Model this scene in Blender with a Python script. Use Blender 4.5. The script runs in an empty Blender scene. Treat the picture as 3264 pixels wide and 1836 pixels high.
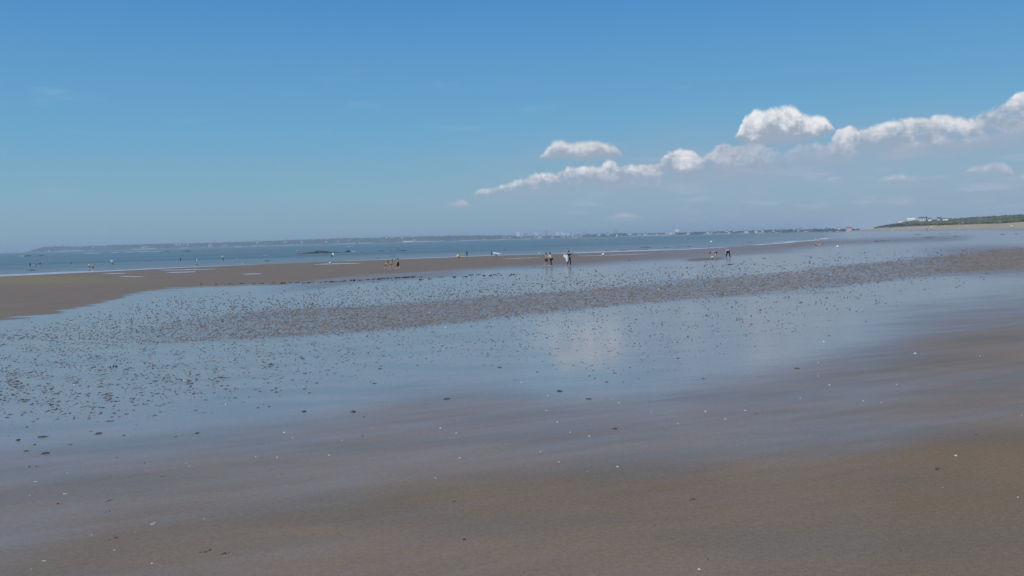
import bpy, bmesh, math, random
import numpy as np
from mathutils import Vector, Matrix
random.seed(7); rng = np.random.default_rng(7)
C = bpy.context.scene
COL = C.collection
R = math.radians
# ------------------------------------------------------------------ camera
EYE = 4.85                      # eye height above the sea surface (sea is z = 0)
FOC = 2827.0                    # focal length in pixels of a 3264 px wide picture
ROLL = math.atan(0.0271); PITCH = math.atan(157 * math.cos(ROLL) / FOC)
fwd = Vector((0, math.cos(PITCH), -math.sin(PITCH)))
X0 = Vector((1, 0, 0)); U0 = Vector((0, math.sin(PITCH), math.cos(PITCH)))
rgt = X0 * math.cos(ROLL) - U0 * math.sin(ROLL)
upv = X0 * math.sin(ROLL) + U0 * math.cos(ROLL)
cam_d = bpy.data.cameras.new('camera'); cam = bpy.data.objects.new('camera', cam_d); COL.objects.link(cam)
cam.matrix_world = Matrix(((rgt.x, upv.x, -fwd.x, 0), (rgt.y, upv.y, -fwd.y, 0), (rgt.z, upv.z, -fwd.z, EYE), (0, 0, 0, 1)))
cam_d.sensor_width = 36; cam_d.lens = 36 * FOC / 3264
cam_d.clip_start = 0.1; cam_d.clip_end = 80000
C.camera = cam
C.view_settings.view_transform = 'Standard'; C.view_settings.look = 'None'
C.view_settings.gamma = 1; C.view_settings.exposure = 0.0; C.view_settings.use_curve_mapping = False
C.cycles.volume_bounces = 1; C.cycles.max_bounces = 8
C.cycles.use_denoising = True
C.cycles.sample_clamp_indirect = 4

# ------------------------------------------------------------------ node helper
class NT:
    def __init__(s, nt): s.nt = nt; s.n = nt.nodes; s.l = nt.links
    def new(s, t, **k):
        nd = s.n.new(t)
        for a, v in k.items(): setattr(nd, a, v)
        return nd
    def put(s, sock, v):
        if v is None: return
        if hasattr(v, 'is_output'): s.l.new(v, sock)
        else: sock.default_value = v
    def m(s, op, a, b=None, c=None, clamp=False):
        nd = s.new('ShaderNodeMath', operation=op, use_clamp=clamp)
        for i, v in enumerate((a, b, c)): s.put(nd.inputs[i], v)
        return nd.outputs[0]
    def mr(s, v, a, b, c=0.0, d=1.0, smooth=True):
        nd = s.new('ShaderNodeMapRange', interpolation_type='SMOOTHSTEP' if smooth else 'LINEAR')
        for i, q in enumerate((v, a, b, c, d)): s.put(nd.inputs[i], q)
        return nd.outputs[0]
    def xyz(s, x, y, z):
        nd = s.new('ShaderNodeCombineXYZ'); s.put(nd.inputs[0], x); s.put(nd.inputs[1], y); s.put(nd.inputs[2], z)
        return nd.outputs[0]
    def noise(s, vec, scale, detail=3, rough=.5, lac=2.0, out='Fac'):
        nd = s.new('ShaderNodeTexNoise')
        if vec is not None: s.l.new(vec, nd.inputs['Vector'])
        nd.inputs['Scale'].default_value = scale; nd.inputs['Detail'].default_value = detail
        nd.inputs['Roughness'].default_value = rough; nd.inputs['Lacunarity'].default_value = lac
        return nd.outputs[out]
    def mix(s, f, a, b, mode='MIX'):
        nd = s.new('ShaderNodeMix', data_type='RGBA', blend_type=mode)
        s.put(nd.inputs[0], f); s.put(nd.inputs[6], a); s.put(nd.inputs[7], b)
        return nd.outputs[2]
    def scale(s, vec, v):
        nd = s.new('ShaderNodeVectorMath', operation='MULTIPLY'); s.l.new(vec, nd.inputs[0]); nd.inputs[1].default_value = v
        return nd.outputs[0]
    def curve(s, v, pts):
        nd = s.new('ShaderNodeFloatCurve'); mp = nd.mapping; mp.use_clip = False; mp.extend = 'HORIZONTAL'; c = mp.curves[0]
        pts = sorted(pts)
        c.points[0].location = pts[0]; c.points[1].location = pts[-1]
        for p in pts[1:-1]: c.points.new(*p)
        for p in c.points: p.handle_type = 'VECTOR'
        mp.update(); s.put(nd.inputs['Value'], v)
        return nd.outputs[0]

def pix_dir(px, py):
    return fwd + rgt * ((px - 1632) / FOC) + upv * ((918 - py) / FOC)
def azel(px, py):
    d = pix_dir(px, py).normalized()
    return math.degrees(math.atan2(d.x, d.y)), math.degrees(math.asin(d.z))

# ------------------------------------------------------------------ sky, clouds, sun
SUN_EL, SUN_ROT = R(46), R(222)          # behind the camera, to its left
w = bpy.data.worlds.new('World'); C.world = w; w.use_nodes = True
t = NT(w.node_tree); t.n.clear()
sky = t.new('ShaderNodeTexSky', sky_type='NISHITA', sun_disc=False)
sky.sun_elevation = SUN_EL; sky.sun_rotation = SUN_ROT
sky.air_density = 1.0; sky.dust_density = 0.6; sky.ozone_density = 2.0; sky.altitude = 0
hs = t.new('ShaderNodeHueSaturation'); hs.inputs['Saturation'].default_value = 1.22; hs.inputs['Value'].default_value = 1.0
t.l.new(sky.outputs[0], hs.inputs['Color'])
tc = t.new('ShaderNodeTexCoord'); D = tc.outputs['Generated']
sp = t.new('ShaderNodeSeparateXYZ'); t.l.new(D, sp.inputs[0])
az = t.m('DEGREES', t.m('ARCTAN2', sp.outputs[0], sp.outputs[1]))
el = t.m('DEGREES', t.m('ARCSINE', sp.outputs[2]))
P = t.xyz(az, el, 0.0)
nb = t.m('SUBTRACT', t.noise(P, 0.75, 4, .52), 0.5)              # cauliflower edge
vor = t.new('ShaderNodeTexVoronoi', feature='F1'); vor.inputs['Scale'].default_value = 1.5

wob = t.new('ShaderNodeVectorMath', operation='ADD'); t.l.new(P, wob.inputs[0])
t.l.new(t.scale(t.noise(P, 1.6, 3, out='Color'), (.5, .5, 0)), wob.inputs[1]); t.l.new(wob.outputs[0], vor.inputs['Vector'])
bil = t.m('SUBTRACT', 0.42, vor.outputs['Distance'])
fine = t.m('SUBTRACT', t.noise(P, 3.0, 5, .6), 0.5)
A0, A1, E1 = -14.0, 34.0, 14.0
azn = t.m('DIVIDE', t.m('SUBTRACT', t.m('ADD', az, t.m('MULTIPLY', fine, .35)), A0), A1 - A0)
edge = t.m('ADD', t.m('ADD', t.m('MULTIPLY', bil, .34), t.m('MULTIPLY', nb, 1.35)), t.m('MULTIPLY', fine, .62))
def cpts(lst, e_off=0.0):
    o = []
    for px, py in lst:
        a, e = azel(px, py); o.append(((a - A0) / (A1 - A0), (e + e_off) / E1))
    return o
def cloud_layer(top, base, amp, soft, bsoft, lit0, lit1, op=1.0):
    """clouds as a silhouette over azimuth: returns opacity and light"""
    T = t.m('MULTIPLY', t.curve(azn, cpts(top)), E1)
    B = t.m('MULTIPLY', t.curve(azn, cpts(base)), E1)
    th = t.m('SUBTRACT', T, B)
    e2 = t.m('ADD', t.m('ADD', t.m('SUBTRACT', T, el), t.m('MULTIPLY', edge, t.m('MULTIPLY', t.m('MINIMUM', th, 1.0), amp))), 0.0)
    has = t.mr(th, 0.02, 0.22)
    a = t.m('MULTIPLY', t.mr(e2, -soft * .2, soft), t.mr(t.m('ADD', t.m('SUBTRACT', el, B), t.m('MULTIPLY', nb, .6)), -bsoft, bsoft))
    a = t.m('MULTIPLY', t.m('MULTIPLY', a, has), op)
    rel = t.m('DIVIDE', t.m('SUBTRACT', el, B), t.m('MAXIMUM', th, .15))
    li = t.mr(t.m('ADD', t.m('ADD', rel, t.m('MULTIPLY', nb, 1.3)), t.m('ADD', t.m('MULTIPLY', bil, .22), t.m('MULTIPLY', fine, .5))), lit0, lit1)
    return a, li
SK = 0.085                                # background strength
def cl(r, g, b): return (r / SK, g / SK, b / SK, 1)
grad = t.new('ShaderNodeValToRGB'); ge = grad.color_ramp.elements
t.l.new(t.m('DIVIDE', el, 90.0), grad.inputs[0])
GR = [(0, (.250,.390,.485)), (.033, (.218,.418,.548)), (.078, (.138,.385,.615)), (.165, (.072,.270,.59)), (.4, (.040,.165,.46)), (1, (.024,.10,.34))]
ge[0].position = 0; ge[1].position = 1
for p_, c_ in GR[1:-1]: ge.new(p_)
for e_, (p_, c_) in zip(grad.color_ramp.elements, GR): e_.color = c_ + (1,)
gs = t.new('ShaderNodeVectorMath', operation='SCALE'); t.l.new(grad.outputs[0], gs.inputs[0]); gs.inputs['Scale'].default_value = 1 / SK
colr = t.mix(.90, hs.outputs['Color'], gs.outputs[0])       # clear-day gradient over the physical sky
# milky veil below the cumulus bank, thickening to the right and towards the horizon
veil = t.m('MULTIPLY', t.mr(az, -12, 14), t.m('MULTIPLY', t.mr(el, 9.0, 3.0), t.mr(t.noise(t.scale(P, (.25, 1.1, 1)), .9, 4), .15, .9, .25, .75)))
colr = t.mix(t.m('MULTIPLY', veil, .92), colr, cl(.335, .405, .525))
# haze layer near the horizon all round
hz = t.m('MULTIPLY', t.mr(el, 3.0, -0.5), .5)
colr = t.mix(hz, colr, cl(.250, .385, .480))
# faint cirrus wisps
ci = t.m('MULTIPLY', t.mr(t.noise(t.scale(P, (.16, .95, 1)), 1.0, 5, .6), .56, .82), t.m('MULTIPLY', t.mr(el, 2, 5), t.mr(el, 14, 8)))
colr = t.mix(t.m('MULTIPLY', ci, .22), colr, cl(.46, .60, .74))
# far small clouds and streaks under the bank
streak = t.m('MULTIPLY', t.mr(t.noise(t.scale(P, (.3, 1.5, 1)), 1.0, 4, .55), .50, .70), t.m('MULTIPLY', t.mr(az, -4, 8), t.m('MULTIPLY', t.mr(el, .6, 1.6), t.mr(el, 6.5, 3.5))))
colr = t.mix(t.m('MULTIPLY', streak, .55), colr, cl(.43, .49, .61))
Z = lambda lst: lst
small_top = [(1380,660),(1398,652),(1420,650),(1450,644),(1475,632),(1490,642),(1500,660),(1900,700),(1940,690),(1985,673),(2050,690),(2060,700),(2630,580),(2645,562),(2680,560),(2695,575),(2790,580),(2815,560),(2880,552),(2895,570),(3070,550),(3090,530),(3150,522),(3170,508),(3200,515),(3225,535),(3240,560),(3250,560),(3264,552)]
small_base = [(1380,662),(1400,657),(1490,656),(1500,662),(1900,700),(1945,698),(2050,697),(2060,700),(2630,580),(2645,577),(2695,577),(2790,582),(2815,582),(2890,578),(2900,585),(3070,556),(3090,552),(3220,556),(3240,562),(3264,585)]
a, li = cloud_layer(small_top, small_base, .35, .30, .25, .0, 1.0, .8)
colr = t.mix(a, colr, t.mix(li, cl(.36, .41, .53), cl(.58, .60, .68)))
bank_top = [(1495,640),(1510,612),(1545,598),(1562,600),(1600,588),(1650,574),(1690,556),(1740,550),(1790,540),(1808,527),(1890,530),(1915,528),(1938,503),(1980,522),(2050,520),(2100,512),(2128,482),(2165,470),(2215,480),(2235,500),(2265,482),(2300,452),(2330,455),(2370,458),(2420,452),(2470,474),(2520,478),(2545,455),(2600,455),(2640,455),(2672,408),(2712,398),(2735,412),(2760,405),(2810,392),(2835,384),(2870,378),(2895,368),(2935,368),(2960,375),(2990,362),(3050,368),(3085,378),(3120,360),(3160,342),(3185,332),(3210,318),(3245,292),(3264,285)]
bank_base = [(1495,642),(1520,636),(1640,630),(1800,618),(2000,612),(2200,600),(2400,590),(2600,560),(2750,520),(2900,505),(3100,485),(3264,460)]
a, li = cloud_layer(bank_top, bank_base, .36, .26, 1.1, .33, 1.16, .96)
right_fade = t.mr(az, 50, 34)
az_of = lambda px_: azel(px_, 480)[0]
gapm = t.m('MULTIPLY', t.mr(az, az_of(2400), az_of(2480)), t.mr(az, az_of(2690), az_of(2600)))
midm = t.m('MULTIPLY', t.mr(az, az_of(2190), az_of(2260)), t.mr(az, az_of(2700), az_of(2630)))
a = t.m('MULTIPLY', a, t.m('SUBTRACT', 1.0, t.m('MULTIPLY', gapm, .45))); li = t.m('MULTIPLY', li, t.m('SUBTRACT', 1.0, t.m('MULTIPLY', midm, .55)))
a = t.m('MULTIPLY', t.m('MULTIPLY', a, right_fade), t.mr(t.m('ADD', t.noise(t.scale(P, (.5, 1.3, 1)), 1.0, 5, .62), t.m('MULTIPLY', li, .35)), .36, .62, .35, 1.0))
li = t.m('MULTIPLY', li, t.mr(t.noise(t.scale(P, (.45, .9, 1)), 1.1, 4, .6), .33, .56, .5, 1.0))
colr = t.mix(a, colr, t.mix(li, cl(.33, .40, .505), cl(.84, .84, .86)))
mid_top = [(1540,618),(1560,606),(1590,612),(1640,598),(1700,590),(1740,600),(1990,560),(2020,545),(2080,540),(2130,550),(2180,560),(2240,520),(2270,500),(2310,498),(2350,505),(2400,515),(2420,530),(2540,480),(2560,456),(2600,452),(2640,470),(2690,480),(2740,500),(2790,480),(2840,455),(2900,445),(2960,450),(3020,430),(3060,440),(3120,420),(3180,400),(3240,385),(3264,380)]
mid_base = [(1540,620),(1600,628),(1740,610),(1990,564),(2050,572),(2180,568),(2240,525),(2300,540),(2420,538),(2540,486),(2600,508),(2740,506),(2840,500),(3000,480),(3120,468),(3264,440)]
a, li = cloud_layer(mid_top, mid_base, .45, .45, .5, .25, 1.4, .75)
a = t.m('MULTIPLY', t.m('MULTIPLY', a, right_fade), t.mr(nb, -.12, .10, .15, 1.0))
colr = t.mix(a, colr, t.mix(li, cl(.36, .42, .53), cl(.62, .65, .71)))
iso_top = [(1715,505),(1738,478),(1765,447),(1790,442),(1815,456),(1840,452),(1862,448),(1905,444),(1930,454),(1960,460),(1975,474),(1990,505),(2335,440),(2350,425),(2372,368),(2408,342),(2440,348),(2475,332),(2515,332),(2540,342),(2558,358),(2600,366),(2630,370),(2648,392),(2665,415)]
iso_base = [(1715,507),(1750,508),(1870,510),(1980,503),(1990,506),(2335,441),(2380,456),(2480,462),(2560,450),(2640,422),(2665,416)]
a, li = cloud_layer(iso_top, iso_base, .30, .30, .34, .16, .90, .97)
li = t.m('MULTIPLY', li, t.mr(az, az_of(2000), az_of(2300), .62, 1.0))
colr = t.mix(a, colr, t.mix(li, cl(.335, .40, .495), cl(.88, .88, .89)))
bg = t.new('ShaderNodeBackground'); bg.inputs['Strength'].default_value = SK
t.l.new(colr, bg.inputs['Color'])
wo = t.new('ShaderNodeOutputWorld'); t.l.new(bg.outputs[0], wo.inputs['Surface'])

sd = bpy.data.lights.new('sun', 'SUN'); sd.energy = 2.6; sd.angle = R(0.6); sd.color = (1.0, .955, .88)
so = bpy.data.objects.new('sun', sd); COL.objects.link(so)
sv = Vector((math.sin(SUN_ROT) * math.cos(SUN_EL), math.cos(SUN_ROT) * math.cos(SUN_EL), math.sin(SUN_EL)))
so.rotation_euler = sv.to_track_quat('Z', 'Y').to_euler(); so.location = (0, 0, 60)

# ------------------------------------------------------------------ tagging / mesh helpers
def tag(o, label=None, cat=None, group=None, kind=None):
    if label: o['label'] = label
    if cat: o['category'] = cat
    if group: o['group'] = group
    if kind: o['kind'] = kind
    return o
def link(name, me, parent=None, mat=None, loc=None):
    o = bpy.data.objects.new(name, me); COL.objects.link(o)
    if mat: me.materials.append(mat)
    if parent: o.parent = parent
    if loc is not None: o.location = loc
    return o
def mesh(name, V, F, smooth=True):
    me = bpy.data.meshes.new(name)
    V = np.asarray(V, dtype=np.float32)
    me.from_pydata(V.tolist() if not isinstance(V, list) else V, [], F if isinstance(F, list) else F.tolist())
    if smooth: me.polygons.foreach_set('use_smooth', [True] * len(me.polygons))
    me.update(); return me
def fastmesh(name, V, Q, smooth=True):
    """V (n,3), Q (m,k) faces all with k corners"""
    me = bpy.data.meshes.new(name); k = Q.shape[1]; m_ = Q.shape[0]
    me.vertices.add(len(V)); me.vertices.foreach_set('co', V.astype(np.float32).ravel())
    me.loops.add(m_ * k); me.loops.foreach_set('vertex_index', Q.astype(np.int32).ravel())
    me.polygons.add(m_); me.polygons.foreach_set('loop_start', np.arange(0, m_ * k, k, dtype=np.int32))
    try: me.polygons.foreach_set('loop_total', np.full(m_, k, dtype=np.int32))
    except Exception: pass
    me.polygons.foreach_set('use_smooth', np.full(m_, smooth, dtype=bool))
    me.update(calc_edges=True); me.validate(); return me
def fattr(me, name, arr):
    a_ = me.attributes.new(name, 'FLOAT', 'POINT'); a_.data.foreach_set('value', np.asarray(arr, dtype=np.float32))
def empty(name, loc, rz=0):
    o = bpy.data.objects.new(name, None); COL.objects.link(o); o.location = loc; o.rotation_euler = (0, 0, rz)
    o.empty_display_size = .2; return o
MATS = {}
def mat(name, col, rough=.6, var=.12, scale=8.0, spec=.4, emis=None, metal=0, bump=0.0):
    if name in MATS: return MATS[name]
    m_ = bpy.data.materials.new(name); m_.use_nodes = True; q = NT(m_.node_tree)
    b = q.n['Principled BSDF']
    tc_ = q.new('ShaderNodeTexCoord')
    nz = q.noise(tc_.outputs['Object'], scale, 4, .6)
    f = q.mr(nz, .3, .7)
    lo = tuple(c * (1 - var) for c in col) + (1,); hi = tuple(min(1, c * (1 + var)) for c in col) + (1,)
    q.l.new(q.mix(f, lo, hi), b.inputs['Base Color'])
    b.inputs['Roughness'].default_value = rough; b.inputs['Specular IOR Level'].default_value = spec
    b.inputs['Metallic'].default_value = metal
    if bump:
        bp = q.new('ShaderNodeBump'); bp.inputs['Strength'].default_value = bump; bp.inputs['Distance'].default_value = .02
        q.l.new(nz, bp.inputs['Height']); q.l.new(bp.outputs[0], b.inputs['Normal'])
    MATS[name] = m_; return m_

# ------------------------------------------------------------------ the lie of the land (metres; camera stands at the origin)
SHORE = np.array([(-2500,-800),(-220,98),(-105,183),(-86,213),(-66,228),(-42,247),(-21,256),(-3,266),(20,268),(55,280),(88,326),(154,450),(199,560),(420,1200),(700,1850),(1000,2700),(3100,9000),(8000,24000)], float)
DUNE = np.array([(-2500,-900),(-200,-62),(0,-28),(75,15),(125,110),(160,220),(182,315),(262,560),(368,919),(560,1450),(820,2050),(1120,2750),(3200,8950),(8100,23900)], float)
def sdist(x, y, L):
    """distance to polyline, positive on its right-hand side"""
    x = np.asarray(x, float); y = np.asarray(y, float)
    best = np.full(x.shape, 1e18); sgn = np.ones(x.shape)
    for (ax, ay), (bx, by) in zip(L[:-1], L[1:]):
        dx, dy = bx - ax, by - ay; l2 = dx * dx + dy * dy
        tt = np.clip(((x - ax) * dx + (y - ay) * dy) / l2, 0, 1)
        ex, ey = x - ax - tt * dx, y - ay - tt * dy; d2 = ex * ex + ey * ey
        cr = dx * (y - ay) - dy * (x - ax)
        up = d2 < best * (1 - 1e-9); best = np.where(up, d2, best); sgn = np.where(up, np.where(cr < 0, 1, -1), sgn)
    return np.sqrt(best) * sgn
def sst(v, a, b):
    u = np.clip((v - a) / (b - a), 0, 1); return u * u * (3 - 2 * u)
def wav(x, y, k, ph):     # cheap smooth pseudo-noise
    return (np.sin(x / k + ph) + np.sin(y / k * 1.31 + ph * 2.1) + np.sin((x + y) / k * .73 + ph * 3.7) + np.sin((x - 1.7 * y) / k * .51 + ph * .6)) * .25
def ground(x, y):
    x = np.asarray(x, float); y = np.asarray(y, float)
    s = sdist(x, y, SHORE); q = sdist(x, y, DUNE)
    sp_, r = np.maximum(s, 0), np.maximum(-q, 0)
    u = sp_ / (sp_ + r + 1e-6)
    z = 3.45 * u ** 1.8
    z = np.where(s < 0, np.maximum(s * .012, -3.0), z)
    z = z + .006 * wav(x, y, 6.0, 1.0) * sst(s, 2, 20)
    far = sst(np.hypot(x, y), 300, 1000)
    dn = np.maximum(q, 0)
    z = z + np.where(q > 0, (2.9 + .4 * far) * sst(dn, 0, 55) + .35 * wav(x, y, 23, 2.) * sst(dn, 8, 40), 0)
    return z
def project(x, y, z):
    dz = z - EYE
    c = x * fwd.x + y * fwd.y + dz * fwd.z; c = np.where(c < 1e-3, 1e-3, c)
    a_ = x * rgt.x + y * rgt.y + dz * rgt.z; b_ = x * upv.x + y * upv.y + dz * upv.z
    return 1632 + FOC * a_ / c, 918 - FOC * b_ / c
_T = np.geomspace(2.5, 4000, 1400)
def hit(px, py, level=None):
    """where the line of sight meets the ground (or a horizontal level)"""
    d = pix_dir(px, py); h = math.hypot(d.x, d.y)
    if level is not None:
        k = (level - EYE) / d.z; return Vector((d.x * k, d.y * k, level))
    k = _T / h; gx, gy = d.x * k, d.y * k; dz = EYE + d.z * k - ground(gx, gy)
    i = int(np.argmax(dz < 0)); i = max(i, 1) if dz.min() < 0 else len(_T) - 1
    f_ = dz[i - 1] / (dz[i - 1] - dz[i]) if dz[i - 1] != dz[i] else 0
    kk = k[i - 1] + (k[i] - k[i - 1]) * f_
    x, y = d.x * kk, d.y * kk
    return Vector((x, y, float(ground(np.array([x]), np.array([y]))[0])))
def hits(px, py, level=None):
    n = len(px)
    d = np.array(fwd)[None] + np.outer((px - 1632) / FOC, np.array(rgt)) + np.outer((918 - py) / FOC, np.array(upv))
    z = np.full(n, 1.5)
    for _ in range(40):
        k = (EYE - z) / -d[:, 2]; z = .5 * z + .5 * ground(d[:, 0] * k, d[:, 1] * k)
    return d[:, 0] * k, d[:, 1] * k, z
def mpp(p):               # metres per photo pixel at a point
    return (Vector(p) - Vector((0, 0, EYE))).dot(fwd) / FOC

# wetness outlines, followed along the beach (photo x -> photo y of the outline on the sand)
I = lambda px, L: np.interp(px, [a_ for a_, _ in L], [b_ for _, b_ in L])
FG1 = [(0,1440),(500,1405),(1000,1325),(1350,1235),(1500,1235),(1800,1290),(2100,1290),(2400,1200),(2600,1135),(2900,1035),(3264,950)]
FG2 = [(0,1820),(350,1700),(800,1650),(1100,1620),(1300,1560),(1650,1520),(2200,1500),(3264,1380)]
BT = [(300,1060),(660,1008),(900,985),(1140,978),(1500,950),(1800,925),(2150,900),(2500,868),(2900,828),(3264,790)]
BB = [(300,1085),(450,1100),(900,1075),(1270,1050),(1580,1015),(1900,980),(2300,945),(2660,915),(3040,872),(3264,850)]
BAR = [(0,1022),(165,1000),(320,968),(420,937),(530,922),(640,914),(890,908),(1140,878),(1400,862),(1630,848),(1850,842),(2150,824),(2300,812),(2500,797),(2620,786),(2764,777),(2900,770),(3050,762)]
def wetness(px, py, x, y):
    w_ = np.ones(px.shape)
    f1 = I(px, FG1) + 26 * wav(x, y, 1.7, 4.) + 30 * wav(x, y * 2, 5.0, 2.)
    f2 = I(px, FG2) + 45 * wav(x, y * 2, 2.3, 7.)
    w_ -= .52 * sst(py, f1 - 80, f1 + 90)
    w_ -= .36 * sst(py, f2 - 90, f2 + 60)
    w_ += .12 * wav(x, y * 2.2, 1.9, 3.) * sst(py, 1200, 1400)
    bt, bb = I(px, BT) + 10 * wav(x, y, 3.5, 1.) + 6 * wav(x, y, 1.1, 1.), I(px, BB) + 16 * wav(x, y, 4.1, 5.) + 9 * wav(x, y, .9, 5.)
    band = sst(py, bt - 10, bt + 8) * (1 - sst(py, bb - 12, bb + 12)) * sst(px, 350, 1200)
    w_ -= .24 * band * (.6 + .8 * np.clip(.5 + wav(x, y, 2.2, 8.), 0, 1))
    br = sst(px, 2850, 3150) * sst(py, 770, 800) * (1 - sst(py, 850, 900)); w_ -= .5 * br
    rr = sst(px, 2700, 3100) * sst(py, 1000, 1060); w_ -= .2 * rr
    bl = I(px, BAR) + 4 * wav(x, y, 9, 3.) * sst(px, 300, 800) + 9 * wav(x * .5, y, .55, 2.) * (1 - sst(px, 500, 1100)) + 4 * wav(x * .4, y, 1.3, 6.)
    sh = sst(px, 600, 1700)
    bar = (1 - sst(py, bl - 2 - 8 * sh, bl + 3 + 14 * sh)) * (1 - .35 * sst(px, 1700, 2300)) * (1 - sst(px, 2480, 2720))
    w_ = w_ * (1 - bar) + .10 * bar
    gb = sst(px, 800, 1100) * (1 - sst(px, 1380, 1600)) * (1 - sst(py, bl + 18, bl + 30)); w_ = np.minimum(w_, 1 - .48 * gb)
    dk = np.exp(-((py - (768 - .035 * (px - 2800))) / 9.) ** 2) * sst(px, 2450, 2650) * (1 - sst(px, 3000, 3150)); w_ -= .45 * dk
    # low dry mound by the bending bathers
    md = np.exp(-((px - 2250) / 62.) ** 4 - ((py - 826 + .05 * (px - 2250)) / 5.) ** 4); w_ = w_ * (1 - .95 * md)
    return np.clip(w_, 0, 1)

# ------------------------------------------------------------------ ground sheet
def polar(angs, rads):
    A_, Rr = np.meshgrid(angs, rads); return Rr * np.sin(A_), Rr * np.cos(A_)
def grid_faces(nr, na, wrap):
    i, j = np.meshgrid(np.arange(nr - 1), np.arange(na if wrap else na - 1), indexing='ij')
    j2 = (j + 1) % na
    return np.stack([i * na + j, i * na + j2, (i + 1) * na + j2, (i + 1) * na + j], -1).reshape(-1, 4)[:, ::-1]
fine_a = np.radians(np.arange(-36, 36.01, .16)); rough_a = np.radians(np.arange(38, 322.1, 4))
angs = np.concatenate([fine_a, rough_a])
rads = np.concatenate([np.geomspace(1.0, 700, 560), np.geomspace(730, 30000, 70)])
gx, gy = polar(angs, rads); gz = ground(gx, gy)
GP = grid_faces(len(rads), len(angs), True)
gm = fastmesh('sand_flat', np.stack([gx, gy, gz], -1).reshape(-1, 3), GP)
ppx, ppy = project(gx, gy, gz)
front = (gy > 2)
wt = np.where(front, wetness(np.clip(ppx, -400, 3700), np.clip(ppy, 700, 2600), gx, gy), .3)
qd = sdist(gx, gy, DUNE); sd_ = sdist(gx, gy, SHORE)
fattr(gm, 'wet', wt.ravel())
fattr(gm, 'dry', sst(qd + 6 * wav(gx, gy, 30, 1.), -8, 10).ravel() )
alg = np.exp(-((ppx - 120) / 260.) ** 2 - ((ppy - 893) / 14.) ** 2) * front
fattr(gm, 'algae', np.clip(alg, 0, 1).ravel())
BANDA = np.clip(sst(ppy, I(ppx, BT) - 10, I(ppx, BT) + 8) * (1 - sst(ppy, I(ppx, BB) - 12, I(ppx, BB) + 12)) * sst(ppx, 250, 900), 0, 1) * front
fattr(gm, 'churn', BANDA.ravel())
film = np.exp(-((ppx - 1840) / 165.) ** 4 - ((ppy - 1135) / 115.) ** 4) * front; fattr(gm, 'film', film.ravel())
sm = bpy.data.materials.new('wet_sand'); sm.use_nodes = True; q = NT(sm.node_tree); b = q.n['Principled BSDF']
geo = q.new('ShaderNodeNewGeometry'); Pw = geo.outputs['Position']
def at(n): nd = q.new('ShaderNodeAttribute', attribute_name=n); return nd.outputs['Fac']
W, DR, AL, CH = at('wet'), at('dry'), at('algae'), at('churn')
Pf = q.scale(Pw, (1, 1, 0))
n1 = q.noise(Pf, .35, 4, .6); n2 = q.noise(Pf, 2.2, 5, .65); n3 = q.noise(Pf, 60, 3, .6); n4 = q.noise(Pf, .06, 4, .55)
rot = q.new('ShaderNodeVectorRotate', rotation_type='Z_AXIS'); q.l.new(Pf, rot.inputs['Vector']); rot.inputs['Angle'].default_value = -R(24)
drag = q.noise(q.scale(rot.outputs[0], (.10, .62, 1)), 1.0, 5, .6); drag2 = q.noise(q.scale(rot.outputs[0], (.5, 3.2, 1)), 1.0, 4, .6)
edgy = q.m('MULTIPLY', q.m('MULTIPLY', W, q.m('SUBTRACT', 1.0, W)), 4.0)
wv = q.m('ADD', q.m('ADD', W, q.m('MULTIPLY', q.m('MULTIPLY', q.m('SUBTRACT', drag, .5), edgy), .8)), q.m('ADD', q.m('MULTIPLY', q.m('SUBTRACT', drag2, .5), q.m('ADD', .12, q.m('MULTIPLY', edgy, .4))), q.m('MULTIPLY', q.m('SUBTRACT', n2, .5), .10)), clamp=True)
damp = q.mix(q.mr(n1, .3, .7), (.285, .190, .108, 1), (.235, .167, .102, 1))
wetc = q.mix(q.mr(n4, .3, .7), (.345, .265, .210, 1), (.320, .252, .207, 1))
base = q.mix(wv, damp, wetc)
base = q.mix(q.m('MULTIPLY', AL, .8), base, (.34, .26, .09, 1))
base = q.mix(q.m('MULTIPLY', CH, q.mr(n2, .35, .65, .2, .9)), base, (.32, .235, .16, 1))
base = q.mix(q.mr(q.noise(q.scale(Pf, (.45, 1.2, 1)), .8, 3, .5), .35, .7, 0, .5), base, (.180, .160, .122, 1))
gr = q.mr(q.m('ADD', q.m('MULTIPLY', n3, .6), q.m('MULTIPLY', q.noise(Pf, 21, 3, .65), .4)), .25, .75, .75, 1.25); base = q.mix(1.0, base, q.xyz(gr, gr, gr), 'MULTIPLY')
dryc = q.mix(q.mr(q.noise(Pf, .05, 5, .6), .3, .7), (.40, .34, .24, 1), (.52, .44, .31, 1))
base = q.mix(DR, base, dryc)
q.l.new(base, b.inputs['Base Color'])
FM = at('film'); ro = q.m('SUBTRACT', .64, q.m('MULTIPLY', wv, q.m('ADD', .46, q.m('MULTIPLY', FM, .13)))); ro = q.m('ADD', ro, q.m('MULTIPLY', DR, .4), clamp=True)
q.l.new(ro, b.inputs['Roughness'])
b.inputs['IOR'].default_value = 1.6
q.l.new(q.m('MULTIPLY', q.mr(wv, .05, 1, .03, .95, False), q.m('SUBTRACT', 1.0, DR)), b.inputs['Specular IOR Level'])
h = q.m('ADD', q.m('MULTIPLY', q.noise(q.scale(Pf, (1, 2.4, 1)), 1.1, 4, .55), .007), q.m('MULTIPLY', q.noise(Pf, 14, 4, .6), .0016))
h = q.m('ADD', h, q.m('MULTIPLY', q.noise(Pf, 220, 2, .5), .0004))
h = q.m('ADD', h, q.m('MULTIPLY', q.m('MULTIPLY', CH, q.noise(Pf, 9, 4, .7)), .05))
bp = q.new('ShaderNodeBump'); q.l.new(q.m('SUBTRACT', .55, q.m('MULTIPLY', FM, .38)), bp.inputs['Strength']); bp.inputs['Distance'].default_value = 1.0
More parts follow.
